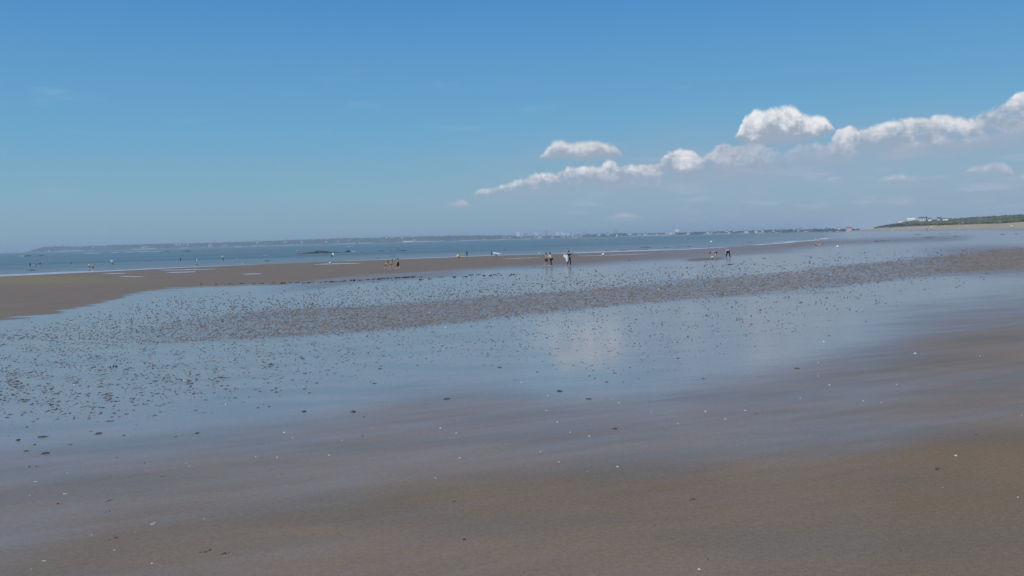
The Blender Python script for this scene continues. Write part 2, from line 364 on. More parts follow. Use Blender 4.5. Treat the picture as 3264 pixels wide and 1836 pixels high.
q.l.new(h, bp.inputs['Height']); q.l.new(bp.outputs[0], b.inputs['Normal'])
go = link('beach_sand', gm, mat=sm); tag(go, kind='structure')

# ------------------------------------------------------------------ sea
s_angs = np.radians(np.arange(-80, 62, .25)); s_rads = np.concatenate([np.geomspace(60, 800, 260), np.geomspace(820, 30000, 90)])
sx, sy = polar(s_angs, s_rads); ss = sdist(sx, sy, SHORE)
SF = grid_faces(len(s_rads), len(s_angs), False); keep = (ss.ravel()[SF].min(1) < 6); SF = SF[keep]
used, inv = np.unique(SF, return_inverse=True); SF = inv.reshape(SF.shape)
sv_ = np.stack([sx.ravel(), sy.ravel(), np.zeros(sx.size)], -1)[used]
sea_me = fastmesh('sea', sv_, SF)
sval = -ss.ravel()[used]
fattr(sea_me, 'offshore', np.clip(sval / 130., 0, 1))
wm = bpy.data.materials.new('sea_water'); wm.use_nodes = True; q = NT(wm.node_tree); b = q.n['Principled BSDF']
geo = q.new('ShaderNodeNewGeometry'); Pw = q.scale(geo.outputs['Position'], (1, 1, 0))
offs = q.new('ShaderNodeAttribute', attribute_name='offshore').outputs['Fac']
bandn = q.m('ADD', q.m('MULTIPLY', q.noise(q.scale(Pw, (.004, .022, 1)), 1.0, 4, .55), .6), q.m('MULTIPLY', q.noise(q.scale(Pw, (.02, .11, 1)), 1.0, 4, .65), .4))
deep = q.mix(q.mr(bandn, .38, .60), (.098, .135, .116, 1), (.148, .180, .155, 1))
shal = (.25, .26, .22, 1)
q.l.new(q.mix(q.mr(offs, 0, 1), shal, deep), b.inputs['Base Color'])
b.inputs['IOR'].default_value = 1.33; b.inputs['Specular IOR Level'].default_value = .5
q.l.new(q.mr(bandn, .2, .8, .36, .24), b.inputs['Roughness'])
hh = q.m('ADD', q.m('MULTIPLY', q.noise(q.scale(Pw, (.5, 1.1, 1)), .5, 4, .6), .30), q.m('MULTIPLY', q.noise(q.scale(Pw, (.7, 1.4, 1)), 2.6, 3, .6), .06))
bp = q.new('ShaderNodeBump'); bp.inputs['Strength'].default_value = .9; bp.inputs['Distance'].default_value = 1.0
q.l.new(hh, bp.inputs['Height']); q.l.new(bp.outputs[0], b.inputs['Normal'])
sea = link('sea', sea_me, mat=wm); tag(sea, kind='structure')
# ------------------------------------------------------------------ far shore across the bay
DT = [(60,8200),(100,7900),(900,7000),(1350,6500),(1700,6000),(2100,4800),(2400,3800),(2600,3000),(2740,2300)]
TOP = [(60,803.2),(85,801),(110,796),(135,788),(170,786),(250,785),(300,784),(400,780),(500,777),(600,775),(700,773),(800,769),(900,765),(1000,762),(1100,758),(1200,756),(1300,753),(1400,751),(1500,749),(1600,749.5),(1700,750.5),(1800,748.5),(1900,744.5),(2000,742),(2100,740.5),(2200,737.5),(2300,735),(2400,732),(2500,729),(2600,727),(2700,726),(2740,727)]
yh = lambda px: 761 - .0271 * (px - 1632)
OFFS = np.array([-30, 0, 25, 60, 110, 180, 260, 500, 1200.]); FR = np.array([-.05, .0, .10, .34, .62, .85, 1, 1.02, .9])
def coast_H(px): return max(2.0, EYE + (yh(px) - I(px, TOP)) / FOC * (I(px, DT) + 240) - 6.0)
def coast_pt(px, off, z):
    d = pix_dir(px, yh(px)); k = (I(px, DT) + off) / math.hypot(d.x, d.y) ; return Vector((d.x * k, d.y * k, z))
pxs = np.arange(56, 2745, 4.0); V = []
for px in pxs:
    H = coast_H(px)
    for o_, f_ in zip(OFFS, FR):
        z = H * f_ + (1.2 * math.sin(px * .31 + o_) + 1.0 * math.sin(px * .083 + o_ * 2)) * (f_ > .2) * min(1, H / 12) - (1.0 if f_ <= 0 else 0)
        V.append(coast_pt(px, o_ + 12 * math.sin(px * .05) , z))
cm = fastmesh('coast', np.array([tuple(v) for v in V]), grid_faces(len(pxs), len(OFFS), False)[:, ::-1])
lm = bpy.data.materials.new('far_land'); lm.use_nodes = True; q = NT(lm.node_tree); b = q.n['Principled BSDF']
geo = q.new('ShaderNodeNewGeometry'); sx_ = q.new('ShaderNodeSeparateXYZ'); q.l.new(geo.outputs['Position'], sx_.inputs[0])
nz = q.noise(geo.outputs['Position'], .01, 5, .65); nz2 = q.noise(geo.outputs['Position'], .003, 3, .6)
lowz = q.m('MULTIPLY', q.mr(q.m('SUBTRACT', sx_.outputs[2], q.m('MULTIPLY', nz2, 14)), 0.5, -3.5), q.mr(nz2, .42, .56))
c1 = q.mix(q.mr(nz, .3, .7), (.030, .050, .028, 1), (.075, .085, .050, 1))
q.l.new(q.mix(lowz, c1, (.42, .37, .31, 1)), b.inputs['Base Color']); b.inputs['Roughness'].default_value = .9
tag(link('far_shore_land', cm, mat=lm), kind='structure')
def blob_cloud(name, pts, sizes, material, kind='stuff', flat=.75, seed=1):
    """many low leafy clumps joined into one mesh"""
    r_ = np.random.default_rng(seed); bm = bmesh.new(); bmesh.ops.create_icosphere(bm, subdivisions=1, radius=1)
    v0 = np.array([v.co[:] for v in bm.verts]); f0 = np.array([[v.index for v in f.verts] for f in bm.faces]); bm.free()
    n, m_ = len(pts), len(v0)
    jit = 1 + r_.uniform(-.38, .38, (n, m_, 1)); s_ = np.asarray(sizes)[:, None, None] * r_.uniform(.75, 1.3, (n, 1, 3))
    V_ = v0[None] * jit * s_ * np.array([1, 1, flat]) + np.asarray(pts)[:, None, :]
    F_ = (f0[None] + (np.arange(n) * m_)[:, None, None]).reshape(-1, 3)
    return fastmesh(name, V_.reshape(-1, 3), F_, smooth=False)
def leafmat(name, a_, b_, sc=.15):
    m_ = bpy.data.materials.new(name); m_.use_nodes = True; q = NT(m_.node_tree); bb = q.n['Principled BSDF']
    g_ = q.new('ShaderNodeNewGeometry'); nz = q.noise(g_.outputs['Position'], sc, 4, .6)
    col_ = q.mix(q.mr(nz, .3, .7), a_, b_); ri = q.mr(g_.outputs['Random Per Island'], 0, 1, .65, 1.35, False)
    q.l.new(q.mix(1.0, col_, q.xyz(ri, ri, ri), 'MULTIPLY'), bb.inputs['Base Color']); bb.inputs['Roughness'].default_value = .8
    return m_
FAR_LEAF = leafmat('far_foliage', (.022, .042, .022, 1), (.055, .075, .038, 1), .02)
pts, sz = [], []
for _ in range(5200):
    px = random.uniform(100, 2735); f_ = random.random() ** .6; o_ = float(np.interp(f_, FR[:7], OFFS[:7])); H = coast_H(px)
    town = 1 if 1650 < px < 2740 else 0
    if town and random.random() < .35: continue
    s_ = random.uniform(3, 8) * (.6 if px > 2000 else 1)
    pts.append(tuple(coast_pt(px, o_ + random.uniform(-10, 40), H * f_ * .98 + s_ * .25))); sz.append(s_)
fw = link('far_woods', blob_cloud('far_woods', pts, sz, None, seed=3), mat=FAR_LEAF)
tag(fw, 'dark band of trees covering the low hazy far shore', kind='stuff')

WHITE = mat('white_render', (.86, .85, .82), .7, .05, .3)
CREAM = mat('cream_render', (.62, .58, .52), .7, .08, .3)
PINKW = mat('pinkish_render', (.55, .42, .38), .7, .08, .3)
GREYW = mat('grey_render', (.42, .44, .46), .7, .08, .3)
ROOF = mat('slate_roof', (.10, .11, .13), .6, .15, 2)
RTILE = mat('tile_roof', (.30, .13, .09), .7, .15, 2)
GLASS = mat('window_glass', (.04, .055, .07), .15, .1, 2)
def box_bm(bm, x0, x1, y0, y1, z0, z1):
    vs = [bm.verts.new(p) for p in ((x0,y0,z0),(x1,y0,z0),(x1,y1,z0),(x0,y1,z0),(x0,y0,z1),(x1,y0,z1),(x1,y1,z1),(x0,y1,z1))]
    for f in ((0,3,2,1),(4,5,6,7),(0,1,5,4),(1,2,6,5),(2,3,7,6),(3,0,4,7)): bm.faces.new([vs[i] for i in f])
def bm_obj(name, bm, material, parent=None, smooth=False, loc=None):
    me = bpy.data.meshes.new(name); bm.normal_update(); bm.to_mesh(me); bm.free()
    if smooth: me.polygons.foreach_set('use_smooth', [True] * len(me.polygons))
    return link(name, me, parent, material, loc)
def house(px, yb, wpx, hpx, wall, roof, label, group=None, name='house', near=None, detail=False, dist=None, roofless=False):
    """a house whose foot shows at photo (px, yb); near = fixed distance for the town on our own shore"""
    if dist is None:
        H = coast_H(px); D0 = float(I(px, DT)); z = EYE + (yh(px) - yb) / FOC * (D0 + 90)
        off = float(np.interp(min(max(z / max(H, .1), .0), 1.0), FR[:7], OFFS[:7])) - (14 if px < 1640 else 60)
        p = coast_pt(px, off, 0); p.z = EYE + (yh(px) - yb) / FOC * (D0 + off); ds = D0 + off
    else:
        d = pix_dir(px, yh(px)); k = dist / math.hypot(d.x, d.y); ds = dist
        p = Vector((d.x * k, d.y * k, EYE + (yh(px) - yb) / FOC * dist))
    W_, Hh = wpx * 1.15 * ds / FOC, hpx * 1.2 * ds / FOC; dp = max(8.0, W_ * .6)
    root = empty(name, p, -math.atan2(p.x, p.y) + random.uniform(-.25, .25)); tag(root, label, 'house' if name == 'house' else 'building', group)
    bm = bmesh.new(); wallh = Hh * (1.0 if roofless else .68); box_bm(bm, -W_/2, W_/2, 0, dp, -4, wallh); bm_obj('wall', bm, wall, root)
    bm = bmesh.new()
    if roofless: box_bm(bm, -W_/2 - .3, W_/2 + .3, -.3, dp + .3, wallh + .003, wallh + .5)
    else:
        e = .4; a_ = [bm.verts.new(v) for v in ((-W_/2-e,-e,wallh+.01),(W_/2+e,-e,wallh+.01),(W_/2+e,dp+e,wallh+.01),(-W_/2-e,dp+e,wallh+.01),(-W_/2-e,dp/2,Hh),(W_/2+e,dp/2,Hh))]
        for f in ((0,1,5,4),(2,3,4,5),(1,2,5),(3,0,4),(3,2,1,0)): bm.faces.new([a_[i] for i in f])
    rf = bm_obj('roof', bm, roof, root)
    if detail:
        if not roofless:
            bm = bmesh.new(); box_bm(bm, W_*.25, W_*.25 + .8, dp/2 - .4, dp/2 + .4, wallh, Hh + .9); bm_obj('chimney', bm, wall, rf)
        fl = max(1, int(wallh / 2.8)); nw = max(2, int(W_ / 2.6))
        for i in range(fl):
            for j in range(nw):
                cx = -W_/2 + (j + .5) * W_ / nw; cz = (i + .5) * wallh / fl
                bm = bmesh.new(); box_bm(bm, cx - .5, cx + .5, -.06, .04, cz - .65, cz + .65); bm_obj('window', bm, GLASS, root)
    return root
# water tower and apartment blocks that stand out
wt_p = coast_pt(1130, 240, 0); Ht = coast_H(1130)
root = empty('water_tower', (wt_p.x, wt_p.y, Ht)); tag(root, 'white water tower standing above the trees of the far shore', 'water tower')
def lathe(prof, n=20):
    bm = bmesh.new(); rings = []
    for r_, z in prof: rings.append([bm.verts.new((r_ * math.cos(2*math.pi*i/n), r_ * math.sin(2*math.pi*i/n), z)) for i in range(n)])
    for a_, b_ in zip(rings[:-1], rings[1:]):
        for i in range(n): bm.faces.new((a_[i], a_[(i+1)%n], b_[(i+1)%n], b_[i]))
    if prof[0][0] > 0: bm.faces.new(rings[0][::-1])
    if prof[-1][0] > 0: bm.faces.new(rings[-1])
    return bm
bm_obj('shaft', lathe([(4.5, -5), (3.6, 6), (3.6, 14), (4.2, 16)]), WHITE, root, True)
bm_obj('tank', lathe([(4.2, 16), (8.5, 19), (9, 23), (8.5, 25), (.1, 26.5)]), WHITE, root, True)
BL = [ # px, base y, width, height, wall, label
 (1652,751,10,9,WHITE,'pale blocky apartment building at the left end of the far town skyline'),(1664,750,6,6,WHITE,'low white block between the first apartment towers of the far town'),
 (1675,752,10,8,GREYW,'grey twin-winged apartment slab on the far town skyline'),(1691,751,6,8,GREYW,'slim pale tower left of the tallest far block'),
 (1711,751,8,9,WHITE,'narrow white apartment tower near the middle of the far skyline'),(1742,747,8,10,GREYW,'tallest pale blue-grey tower on the far town skyline'),
 (1778,749,9,9,WHITE,'broad bright white apartment block on the far skyline'),(1791,749,7,10,WHITE,'bright white tower just right of the broad white block'),
 (1799,749,7,5,WHITE,'low white annex beside the bright white tower'),(1812,749,9,5,WHITE,'low white house row left of the slender tower'),
 (1820,751,4,11,GREYW,'slender grey tower rising from the far waterfront'),
 (1964,742,11,9,GREYW,'tall pale sloping building standing alone on the far shore'),(2158,736,13,5,WHITE,'wide white flat building on stilts-like base above the far trees'),
 (1862,746,12,7,GREYW,'hazy grey block above the far beach right of the towers')]
for px, yb, w_, h_, m_, lab in BL: house(px, yb + 1.2, w_ * .9, h_ * 1.1, m_, GREYW, lab, 'apartment blocks of the far town', 'apartment_block', roofless=True)
ZN = [ (150,600,785,800,26,'small white house in the hazy trees of the far shore, left part'),
       (600,1300,758,790,38,'small white house on the wooded far shore near the water tower'),
       (1300,1640,755,768,14,'tiny white house at the wooded foot of the middle far shore')]
r2 = random.Random(11)
FIX = [(158,801,5,3,0),(255,790,7,4,0),(298,789,4,4,0),(320,786,4,3,0),(338,786,3,3,0),(462,789,14,4,0),(560,782,4,4,0),(567,782,3,4,0),(574,782,4,5,0),(586,783,3,3,0),(599,782,4,4,0),(670,786,10,8,2),(718,785,12,6,2),(821,775,5,6,0),(910,772,6,3,0),(930,782,4,3,0),(962,773,6,4,0),(1040,771,4,3,0),(1077,770,4,3,0),(1114,767,4,3,0),(1132,760,0,0,0),(1186,759,4,4,0),(1206,759,6,4,0),(1233,760,4,7,0),(1250,758,9,4,0),(1284,760,5,5,0),(1294,757,6,2,0),(1318,755,6,3,0),(1349,753,6,3,0),(1321,768,8,7,2),(1606,757,3,4,0),(1614,756,3,4,0),(1625,758,8,4,1),(1300,770,26,3,0)]
for px, yb, w_, h_, k in FIX:
    if w_ == 0: continue
    lab = ZN[0][5] if px < 600 else ZN[1][5] if px < 1300 else ZN[2][5]
    grp = ['white houses on the left of the far shore', 'white houses near the water tower', 'houses at the middle of the far shore'][0 if px < 600 else 1 if px < 1300 else 2]
    if k == 2: lab = 'pinkish %s on the far shore, %s' % (('villa', 'left of two pinkish ones') if px < 700 else ('villa', 'right of two pinkish ones') if px < 1000 else ('villa', 'by the bright beach strip')); grp = None
    house(px, yb, w_, h_, (WHITE, CREAM, PINKW)[k], ROOF, lab, grp)
for i in range(58):
    px = r2.uniform(1640, 2715); y0 = I(px, TOP) + 1.5; y1 = yh(px) - 1
    w_ = r2.uniform(3, 9); h_ = min(r2.uniform(2.5, 5), y1 - y0 + 2)
    m_ = r2.choice([WHITE, WHITE, CREAM, GREYW, CREAM]); rf = r2.choice([ROOF, ROOF, RTILE, GREYW])
    zn = [(1760, 'below the grey towers'), (1850, 'near the bright white blocks'), (1950, 'between the slender tower and the sloping one'), (2140, 'right of the tall sloping building'), (2280, 'near the wide flat white building'), (2450, 'on the low shore right of the flat building'), (2600, 'on the thin shore above the white floating buoy'), (3000, 'just left of the larger pinkish house')]
    zt = next(z_ for lim, z_ in zn if px < lim); wl = {WHITE: 'white', CREAM: 'cream', GREYW: 'grey'}[m_]; sz_ = 'wide' if w_ > 6 else 'small'
    house(px, r2.uniform(y0 + h_ * .6, y1 + .8), w_, h_, m_, rf, '%s %s house %s' % (sz_, wl, zt), 'far town houses ' + zt + ', ' + wl + ' ' + sz_)
house(2706, 736, 13, 10, PINKW, RTILE, 'larger pinkish house where the bay shore ends at the beach', None, dist=2250)

# ------------------------------------------------------------------ dune scrub and the houses in it
HAZY_DUNE_LEAF = leafmat('dune_scrub', (.075, .100, .065, 1), (.140, .160, .105, 1), .05)  # scrub greens lightened: distance haze is put into the foliage colour
FT = [(2790,725),(2812,721),(2850,714),(2890,706),(2920,702),(2960,700),(3000,699),(3040,698),(3080,695.5),(3120,693),(3180,690.5),(3264,686.5),(3500,679)]
FB = [(2790,724),(2812,719),(2850,715),(2900,714),(3000,713),(3080,711),(3180,708),(3264,704),(3500,697)]
pts, sz = [], []
q_lo, q_hi = 45, 150
for _ in range(9000):
    px = random.uniform(2795, 3500); tpt = random.random()
    d = pix_dir(px, yh(px)); hd = math.hypot(d.x, d.y); ds = np.linspace(250, 1900, 120)
    if _ % 40 == 0 or True:
        xs, ys = d.x / hd * ds, d.y / hd * ds
    qq = sdist(xs, ys, DUNE); i = int(np.argmax(qq > q_lo + tpt * (q_hi - q_lo)))
    if qq[i] < q_lo: continue
    dist = ds[i]; top = EYE + (yh(px) - I(px, FT)) / FOC * dist; bot = EYE + (yh(px) - I(px, FB)) / FOC * dist
    s_ = random.uniform(.5, 1.15) * (1 if dist < 600 else 1.5)
    z = bot + (top - bot) * (tpt ** .7) * random.uniform(.55, 1.0) - s_ * .5
    pts.append((d.x / hd * dist, d.y / hd * dist, max(z, bot - 1))); sz.append(s_)
scr = link('dune_scrub', blob_cloud('dune_scrub', pts, sz, None, seed=5), mat=HAZY_DUNE_LEAF)
tag(scr, 'dense green scrub and low wood behind the dune', kind='stuff')
# terrain under the scrub so it never floats
bankV = []
bpx = np.arange(2786, 3520, 6.0)
for px in bpx:
    d = pix_dir(px, yh(px)); hd = math.hypot(d.x, d.y); ds = np.linspace(200, 1900, 340); qq = sdist(d.x / hd * ds, d.y / hd * ds, DUNE)
    for Q_, f_ in ((30, -.6), (44, -.1), (70, .25), (110, .6), (155, .8), (240, .8)):
        i = int(np.argmax(qq > Q_)) if (qq > Q_).any() else len(ds) - 1
        dist = ds[i]; top = EYE + (yh(px) - I(px, FT)) / FOC * dist; bot = EYE + (yh(px) - I(px, FB)) / FOC * dist
        bankV.append((d.x / hd * dist, d.y / hd * dist, bot + (top - bot) * f_ - (9 if f_ < -.3 else 3 if f_ < 0 else 0)))
hillm = fastmesh('dune_hill', np.array(bankV), grid_faces(len(bpx), 6, False)[:, ::-1])
tag(link('dune_hill', hillm, mat=leafmat('dune_turf', (.05, .06, .03, 1), (.09, .09, .05, 1), .1)), kind='structure')
for px, yb, w_, h_, m_, rf, lab, ds in (
  (2871,708,11,3,WHITE,GREYW,'long low white house at the left end of the dune wood',900),
  (2905,711,18,11,WHITE,WHITE,'large white stepped villa at the foot of the dune wood',880),
  (2940,703,17,7,CREAM,ROOF,'cream villa with dark roof rising above the dune wood',860),
  (2964,704,8,6,WHITE,ROOF,'small bright white house right of the cream dune villa',800),
  (2921,709,8,2,WHITE,GREYW,'white flat shed beside the large stepped villa',870),
  (3014,701,12,3,WHITE,ROOF,'low white house with dark roof half hidden in the dune scrub',680),
  (2992,700,8,4,GREYW,ROOF,'grey house showing between bushes left of the low white one',720)):
    d_ = pix_dir(px, yh(px)); hd = math.hypot(d_.x, d_.y); dd = np.linspace(250, 3000, 600)
    qq = sdist(d_.x / hd * dd, d_.y / hd * dd, DUNE); house(px, yb, w_, h_, m_, rf, lab, None, dist=float(dd[int(np.argmax(qq > min(95, qq.max() - 2)))]), detail=True)
root = None

# ------------------------------------------------------------------ haze
hm = bpy.data.materials.new('haze'); hm.use_nodes = True; q = NT(hm.node_tree); q.n.clear()
pv = q.new('ShaderNodeVolumePrincipled'); ou = q.new('ShaderNodeOutputMaterial')
pv.inputs['Color'].default_value = (.71, .84, .95, 1); pv.inputs['Density'].default_value = 1.3e-4; pv.inputs['Anisotropy'].default_value = .0
q.l.new(pv.outputs[0], ou.inputs['Volume'])
bm = bmesh.new(); box_bm(bm, -31000, 31000, -31000, 31000, -4.5, 75); hz_o = bm_obj('haze', bm, hm); tag(hz_o, kind='stuff')

# ------------------------------------------------------------------ rocks and foam on the sea
ROCK = mat('weedy_rock', (.085, .075, .045), .8, .35, .8); DROCK = mat('dark_rock', (.022, .026, .026), .7, .3, 1.5)
FOAM = mat('foam', (.62, .66, .70), .7, .08, 1.0)
def outcrop(x0, x1, yb, hpx, material, label, seed, group=None):
    pc = hit((x0 + x1) / 2, yb, 0.0); s_ = mpp(pc); L = (x1 - x0) * s_; Hh = hpx * s_; dp = max(3, L * .3)
    n, m_ = max(12, int((x1 - x0) / 1.3)), 9; r_ = random.Random(seed); ph = r_.random() * 9; V_ = []
    for i in range(n):
        for j in range(m_):
            u, v = i / (n - 1) * 2 - 1, j / (m_ - 1) * 2 - 1
            e = max(0, 1 - abs(u) ** 2.6) * max(0, 1 - abs(v) ** 2.2)
            z = Hh * e * (.62 + .38 * math.sin(u * 4.5 + ph) * math.cos(v * 2 + ph)) * r_.uniform(.72, 1.12) - .15
            V_.append((u * L / 2 + r_.uniform(-.2, .2), v * dp / 2 + r_.uniform(-.3, .3), z))
    o = link('rock_outcrop', fastmesh('rock_outcrop', np.array(V_), grid_faces(n, m_, False)[:, ::-1], smooth=False), mat=material, loc=(pc.x, pc.y, 0))
    o.rotation_euler = (0, 0, -.03); tag(o, label, 'rock', group); return o
for k, (x0, x1, yb, h_, m_, lab) in enumerate((
  (936,1092,807.5,9,ROCK,'long low brown weed-covered reef in the sea, largest of the rocks'),(1094,1121,804,7,DROCK,'dark rock at the right tip of the brown reef'),
  (1138,1162,803,2.5,DROCK,'thin dark rock just above water between the brown reef and the next rocks'),(1186,1236,801,4.5,ROCK,'jagged weed-topped rock with white specks in the middle of the reef line'),
  (1238,1254,799,2.5,DROCK,'tiny dark rock left of the rock under the lone figure'),(1250,1300,800,4.5,DROCK,'low black rock under the lone dark figure at the right end of the reef'),
  (74,100,817,6,DROCK,'black rock hump with foam at its left tip, far left'),(98,150,815.5,3,DROCK,'thin black rock ledge right of the far left hump'),
  (520,542,802,3,DROCK,'small black rock beyond the white surf line'),(570,618,801.5,4,DROCK,'long thin black rock right of the small surf-side one'))):
    outcrop(x0, x1, yb, h_ * (1.1 if h_ > 6 else .85), m_, lab, 40 + k)
def ribbon(name, pts_, th, material, level=None, lift=.015, n=60, seed=0, hump=.0, wob_=.35):
    """lumpy strip lying on the sand or water along a line"""
    r_ = random.Random(seed); xs = np.linspace(pts_[0][0], pts_[-1][0], n); ys = np.interp(xs, [p[0] for p in pts_], [p[1] for p in pts_]); V_ = []
    for i, (x, y) in enumerate(zip(xs, ys)):
        e = math.sin(math.pi * (i / (n - 1))) ** .35; tk = max(th * e * r_.uniform(1 - wob_, 1 + wob_), .05); c = r_.uniform(-.2, .2) * th
        for j in (-1, -.4, .4, 1):
            p = hit(x, y + c - j * tk / 2, level); V_.append((p.x, p.y, p.z + lift + (hump if abs(j) < .5 else 0)))
    return link(name, fastmesh(name, np.array(V_), grid_faces(n, 4, False)[:, ::-1]), mat=material)
for k, (a_, lab) in enumerate((
  ([(262,808),(290,807),(322,807)],'faint white surf streak at the left end of the far breaker line'),([(354,805.5),(378,804.5)],'short white breaker left of the longer surf line'),
  ([(396,804.5),(424,803.5)],'white breaker in the middle of the far surf line'),([(432,803),(480,801.5)],'longest white breaker of the far surf line'),
  ([(487,802),(512,801.5)],'white breaker at the right end of the surf line'),([(62,816),(82,816.5)],'white foam against the far left black rock'),
  ([(1108,786),(1120,785.5)],'tiny whitecap above the gap in the reefs'),([(1118,803),(1134,802)],'white foam right of the brown reef'))):
    tag(ribbon('breaking_wave', a_, .7, FOAM, 0.0, .04, 24, k, .28), lab, 'wave', 'small white breakers')
# wash along the waterline
def offset_shore(s0, s1, i0, i1, hgt, name, material, seed, gap=.0, kind='stuff', z0=.02):
    L = SHORE[i0:i1]; seg = np.hypot(*(L[1:] - L[:-1]).T); cum = np.concatenate([[0], np.cumsum(seg)]); r_ = random.Random(seed)
    ds = []; u = 0
    while u < cum[-1]: ds.append(u); u += 1.6 + u * .004
    V_, F_ = [], []; prev = None; ph = r_.random() * 10
    for u in ds:
        x, y = np.interp(u, cum, L[:, 0]), np.interp(u, cum, L[:, 1]); k = min(len(seg) - 1, int(np.searchsorted(cum, u + 1e-6) - 1))
        tx, ty = (L[k+1] - L[k]) / seg[k]; nx, ny = -ty, tx    # towards the sea
        m_ = .5 + .5 * math.sin(u * .055 + ph) * math.cos(u * .021 + ph * 2) + r_.uniform(-.12, .12)
        on = m_ > gap; wd = (s1 - s0) * (.4 + .8 * m_); c = s0 + 1.2 * math.sin(u * .09 + ph)
        row = [(x + nx * (c + wd * f_), y + ny * (c + wd * f_), z0 + hgt * g_ * m_) for f_, g_ in ((0, 0), (.3, .8), (.6, 1), (1, 0))]
        if on:
            b0 = len(V_); V_ += row
            if prev is not None:
                for j in range(3): F_.append((prev + j, prev + j + 1, b0 + j + 1, b0 + j))
            prev = b0
        else: prev = None
    o = link(name, mesh(name, V_, F_), mat=material); tag(o, kind=kind); return o
tag(offset_shore(-3, 2.5, 1, 13, .02, 'shore_foam', FOAM, 3, .12), 'thin white line of foam along the water edge')
offset_shore(8, 11, 1, 12, .16, 'sea_wavelet', wm, 5, .35, 'structure', .0)
offset_shore(22, 26, 1, 12, .20, 'sea_wavelet', wm, 9, .55, 'structure', .0)
offset_shore(40, 46, 1, 12, .26, 'sea_wavelet', wm, 19, .62, 'structure', .0)
tag(offset_shore(5, 7.5, 1, 12, .10, 'shore_foam', FOAM, 23, .66), 'second broken line of foam just off the water edge')
PUD = [([(328,873),(405,871)],1.6,'thin bright water strip on the brown sandbar, far left'),([(380,882),(458,882)],1.8,'bright water strip just below the far left one'),
  ([(505,861.5),(560,861),(690,857.5)],1.5,'longest bright water strip near the waterline'),([(532,869),(625,866.5)],2.2,'bright water strip below the longest one'),
  ([(772,874.5),(835,873)],1.8,'short bright water strip alone on the sandbar'),([(998,843.5),(1070,841),(1150,839)],1.7,'long bright water strip below the white buoy'),
  ([(1600,826),(1722,821)],1.1,'faint bright strip left of the walking couple'),([(1832,815.5),(1915,814),(2080,809.5)],1.2,'thin bright strip behind the white buoy on the sand')]
for k, (a_, th, lab) in enumerate(PUD):
    tag(ribbon('water_strip', a_, th, FOAM, None, .02, 50, 70 + k), lab, 'puddle', 'bright strips of water on the sandbar')  # water brightness is put into the pale foam colour, not reflected
# ------------------------------------------------------------------ lugworm casts
def casts_xy(n, dens, ylo, yhi):
    px = rng.uniform(-60, 3330, n); py = rng.uniform(ylo, yhi, n); k = rng.uniform(0, 1, n) < dens(px, py); return px[k], py[k]
def dens(px, py):
    bt, bb = I(px, BT), I(px, BB); f1 = I(px, FG1); bl = I(px, BAR)
    up = sst(py, bl + 8, bl + 60) * (1 - sst(py, bt - 5, bt + 5)) * (.35 + .4 * sst(py, bt - 45, bt)) * (1 - .6 * sst(px, 1900, 2600))
    inb = sst(py, bt - 6, bt + 6) * (1 - sst(py, bb - 8, bb + 8)) * 1.0
    lo = sst(py, bb - 5, bb + 5) * (1 - sst(py, f1 - 170, f1 - 20)); lo = lo * (.22 + .28 * (1 - sst(px, 200, 2000))) * (1 - .75 * sst(py, bb + 40, f1 - 40))
    left = (1 - sst(px, 200, 800)) * sst(py, 1015, 1060) * (1 - sst(py, 1230, 1380)) * .55
    clump = np.clip(.62 + .6 * (np.sin(px / 41. + py / 17.) * np.sin(px / 23. - py / 11. + 1) + .5 * np.sin(px / 97. + 2) * np.sin(py / 31.)), .15, 1.3)
    return np.clip(np.maximum(np.maximum(up * .8, lo * clump), np.maximum(inb * 1.0, left * clump)), 0, 1)
px, py = casts_xy(125000, dens, 790, 1400)
bandf = sst(py, I(px, BT) - 6, I(px, BT) + 6) * (1 - sst(py, I(px, BB) - 8, I(px, BB) + 8)) * sst(px, 300, 700)
bandf = bandf * (rng.uniform(0, 1, len(px)) < sst(px, 300, 1300))
ex, ey = casts_xy(20000, lambda a_, b_: (sst(b_, I(a_, BT) - 4, I(a_, BT) + 8) * (1 - sst(b_, I(a_, BB) - 10, I(a_, BB) + 6)) * sst(a_, 450, 1300) * np.clip(.55 + .9 * np.sin(a_ / 61. + b_ / 13.) * np.sin(a_ / 29. - b_ / 9.) + .3 * np.sin(a_ / 140.), .12, 1) ), 790, 1110)
px = np.concatenate([px, ex]); py = np.concatenate([py, ey]); bandf = np.concatenate([bandf, np.ones(len(ex))])
cx, cy, cz = hits(px, py)
sc_ = (cx * fwd.x + cy * fwd.y + (cz - EYE) * fwd.z) / FOC                  # m per photo px
wpx = np.where(bandf > .5, rng.uniform(4.5, 8.5, len(px)), np.where(py < I(px, BT), rng.uniform(3.0, 6.0, len(px)), (2.6 + 6.2 * rng.uniform(0, 1, len(px)) ** 1.7) * (.75 + .5 * sst(py, 1000, 1300))))
wpx *= np.where(rng.uniform(0, 1, len(px)) < .05, 1.45, 1.0)
size = wpx * sc_
order = np.argsort(-wpx * (py / 1000.) ** 1.5 * (bandf < .5)); big = order[:250]; rest = order[250:]
CAST = mat('cast_sand', (.120, .098, .074), .7, .35, 3, .3, bump=.3)
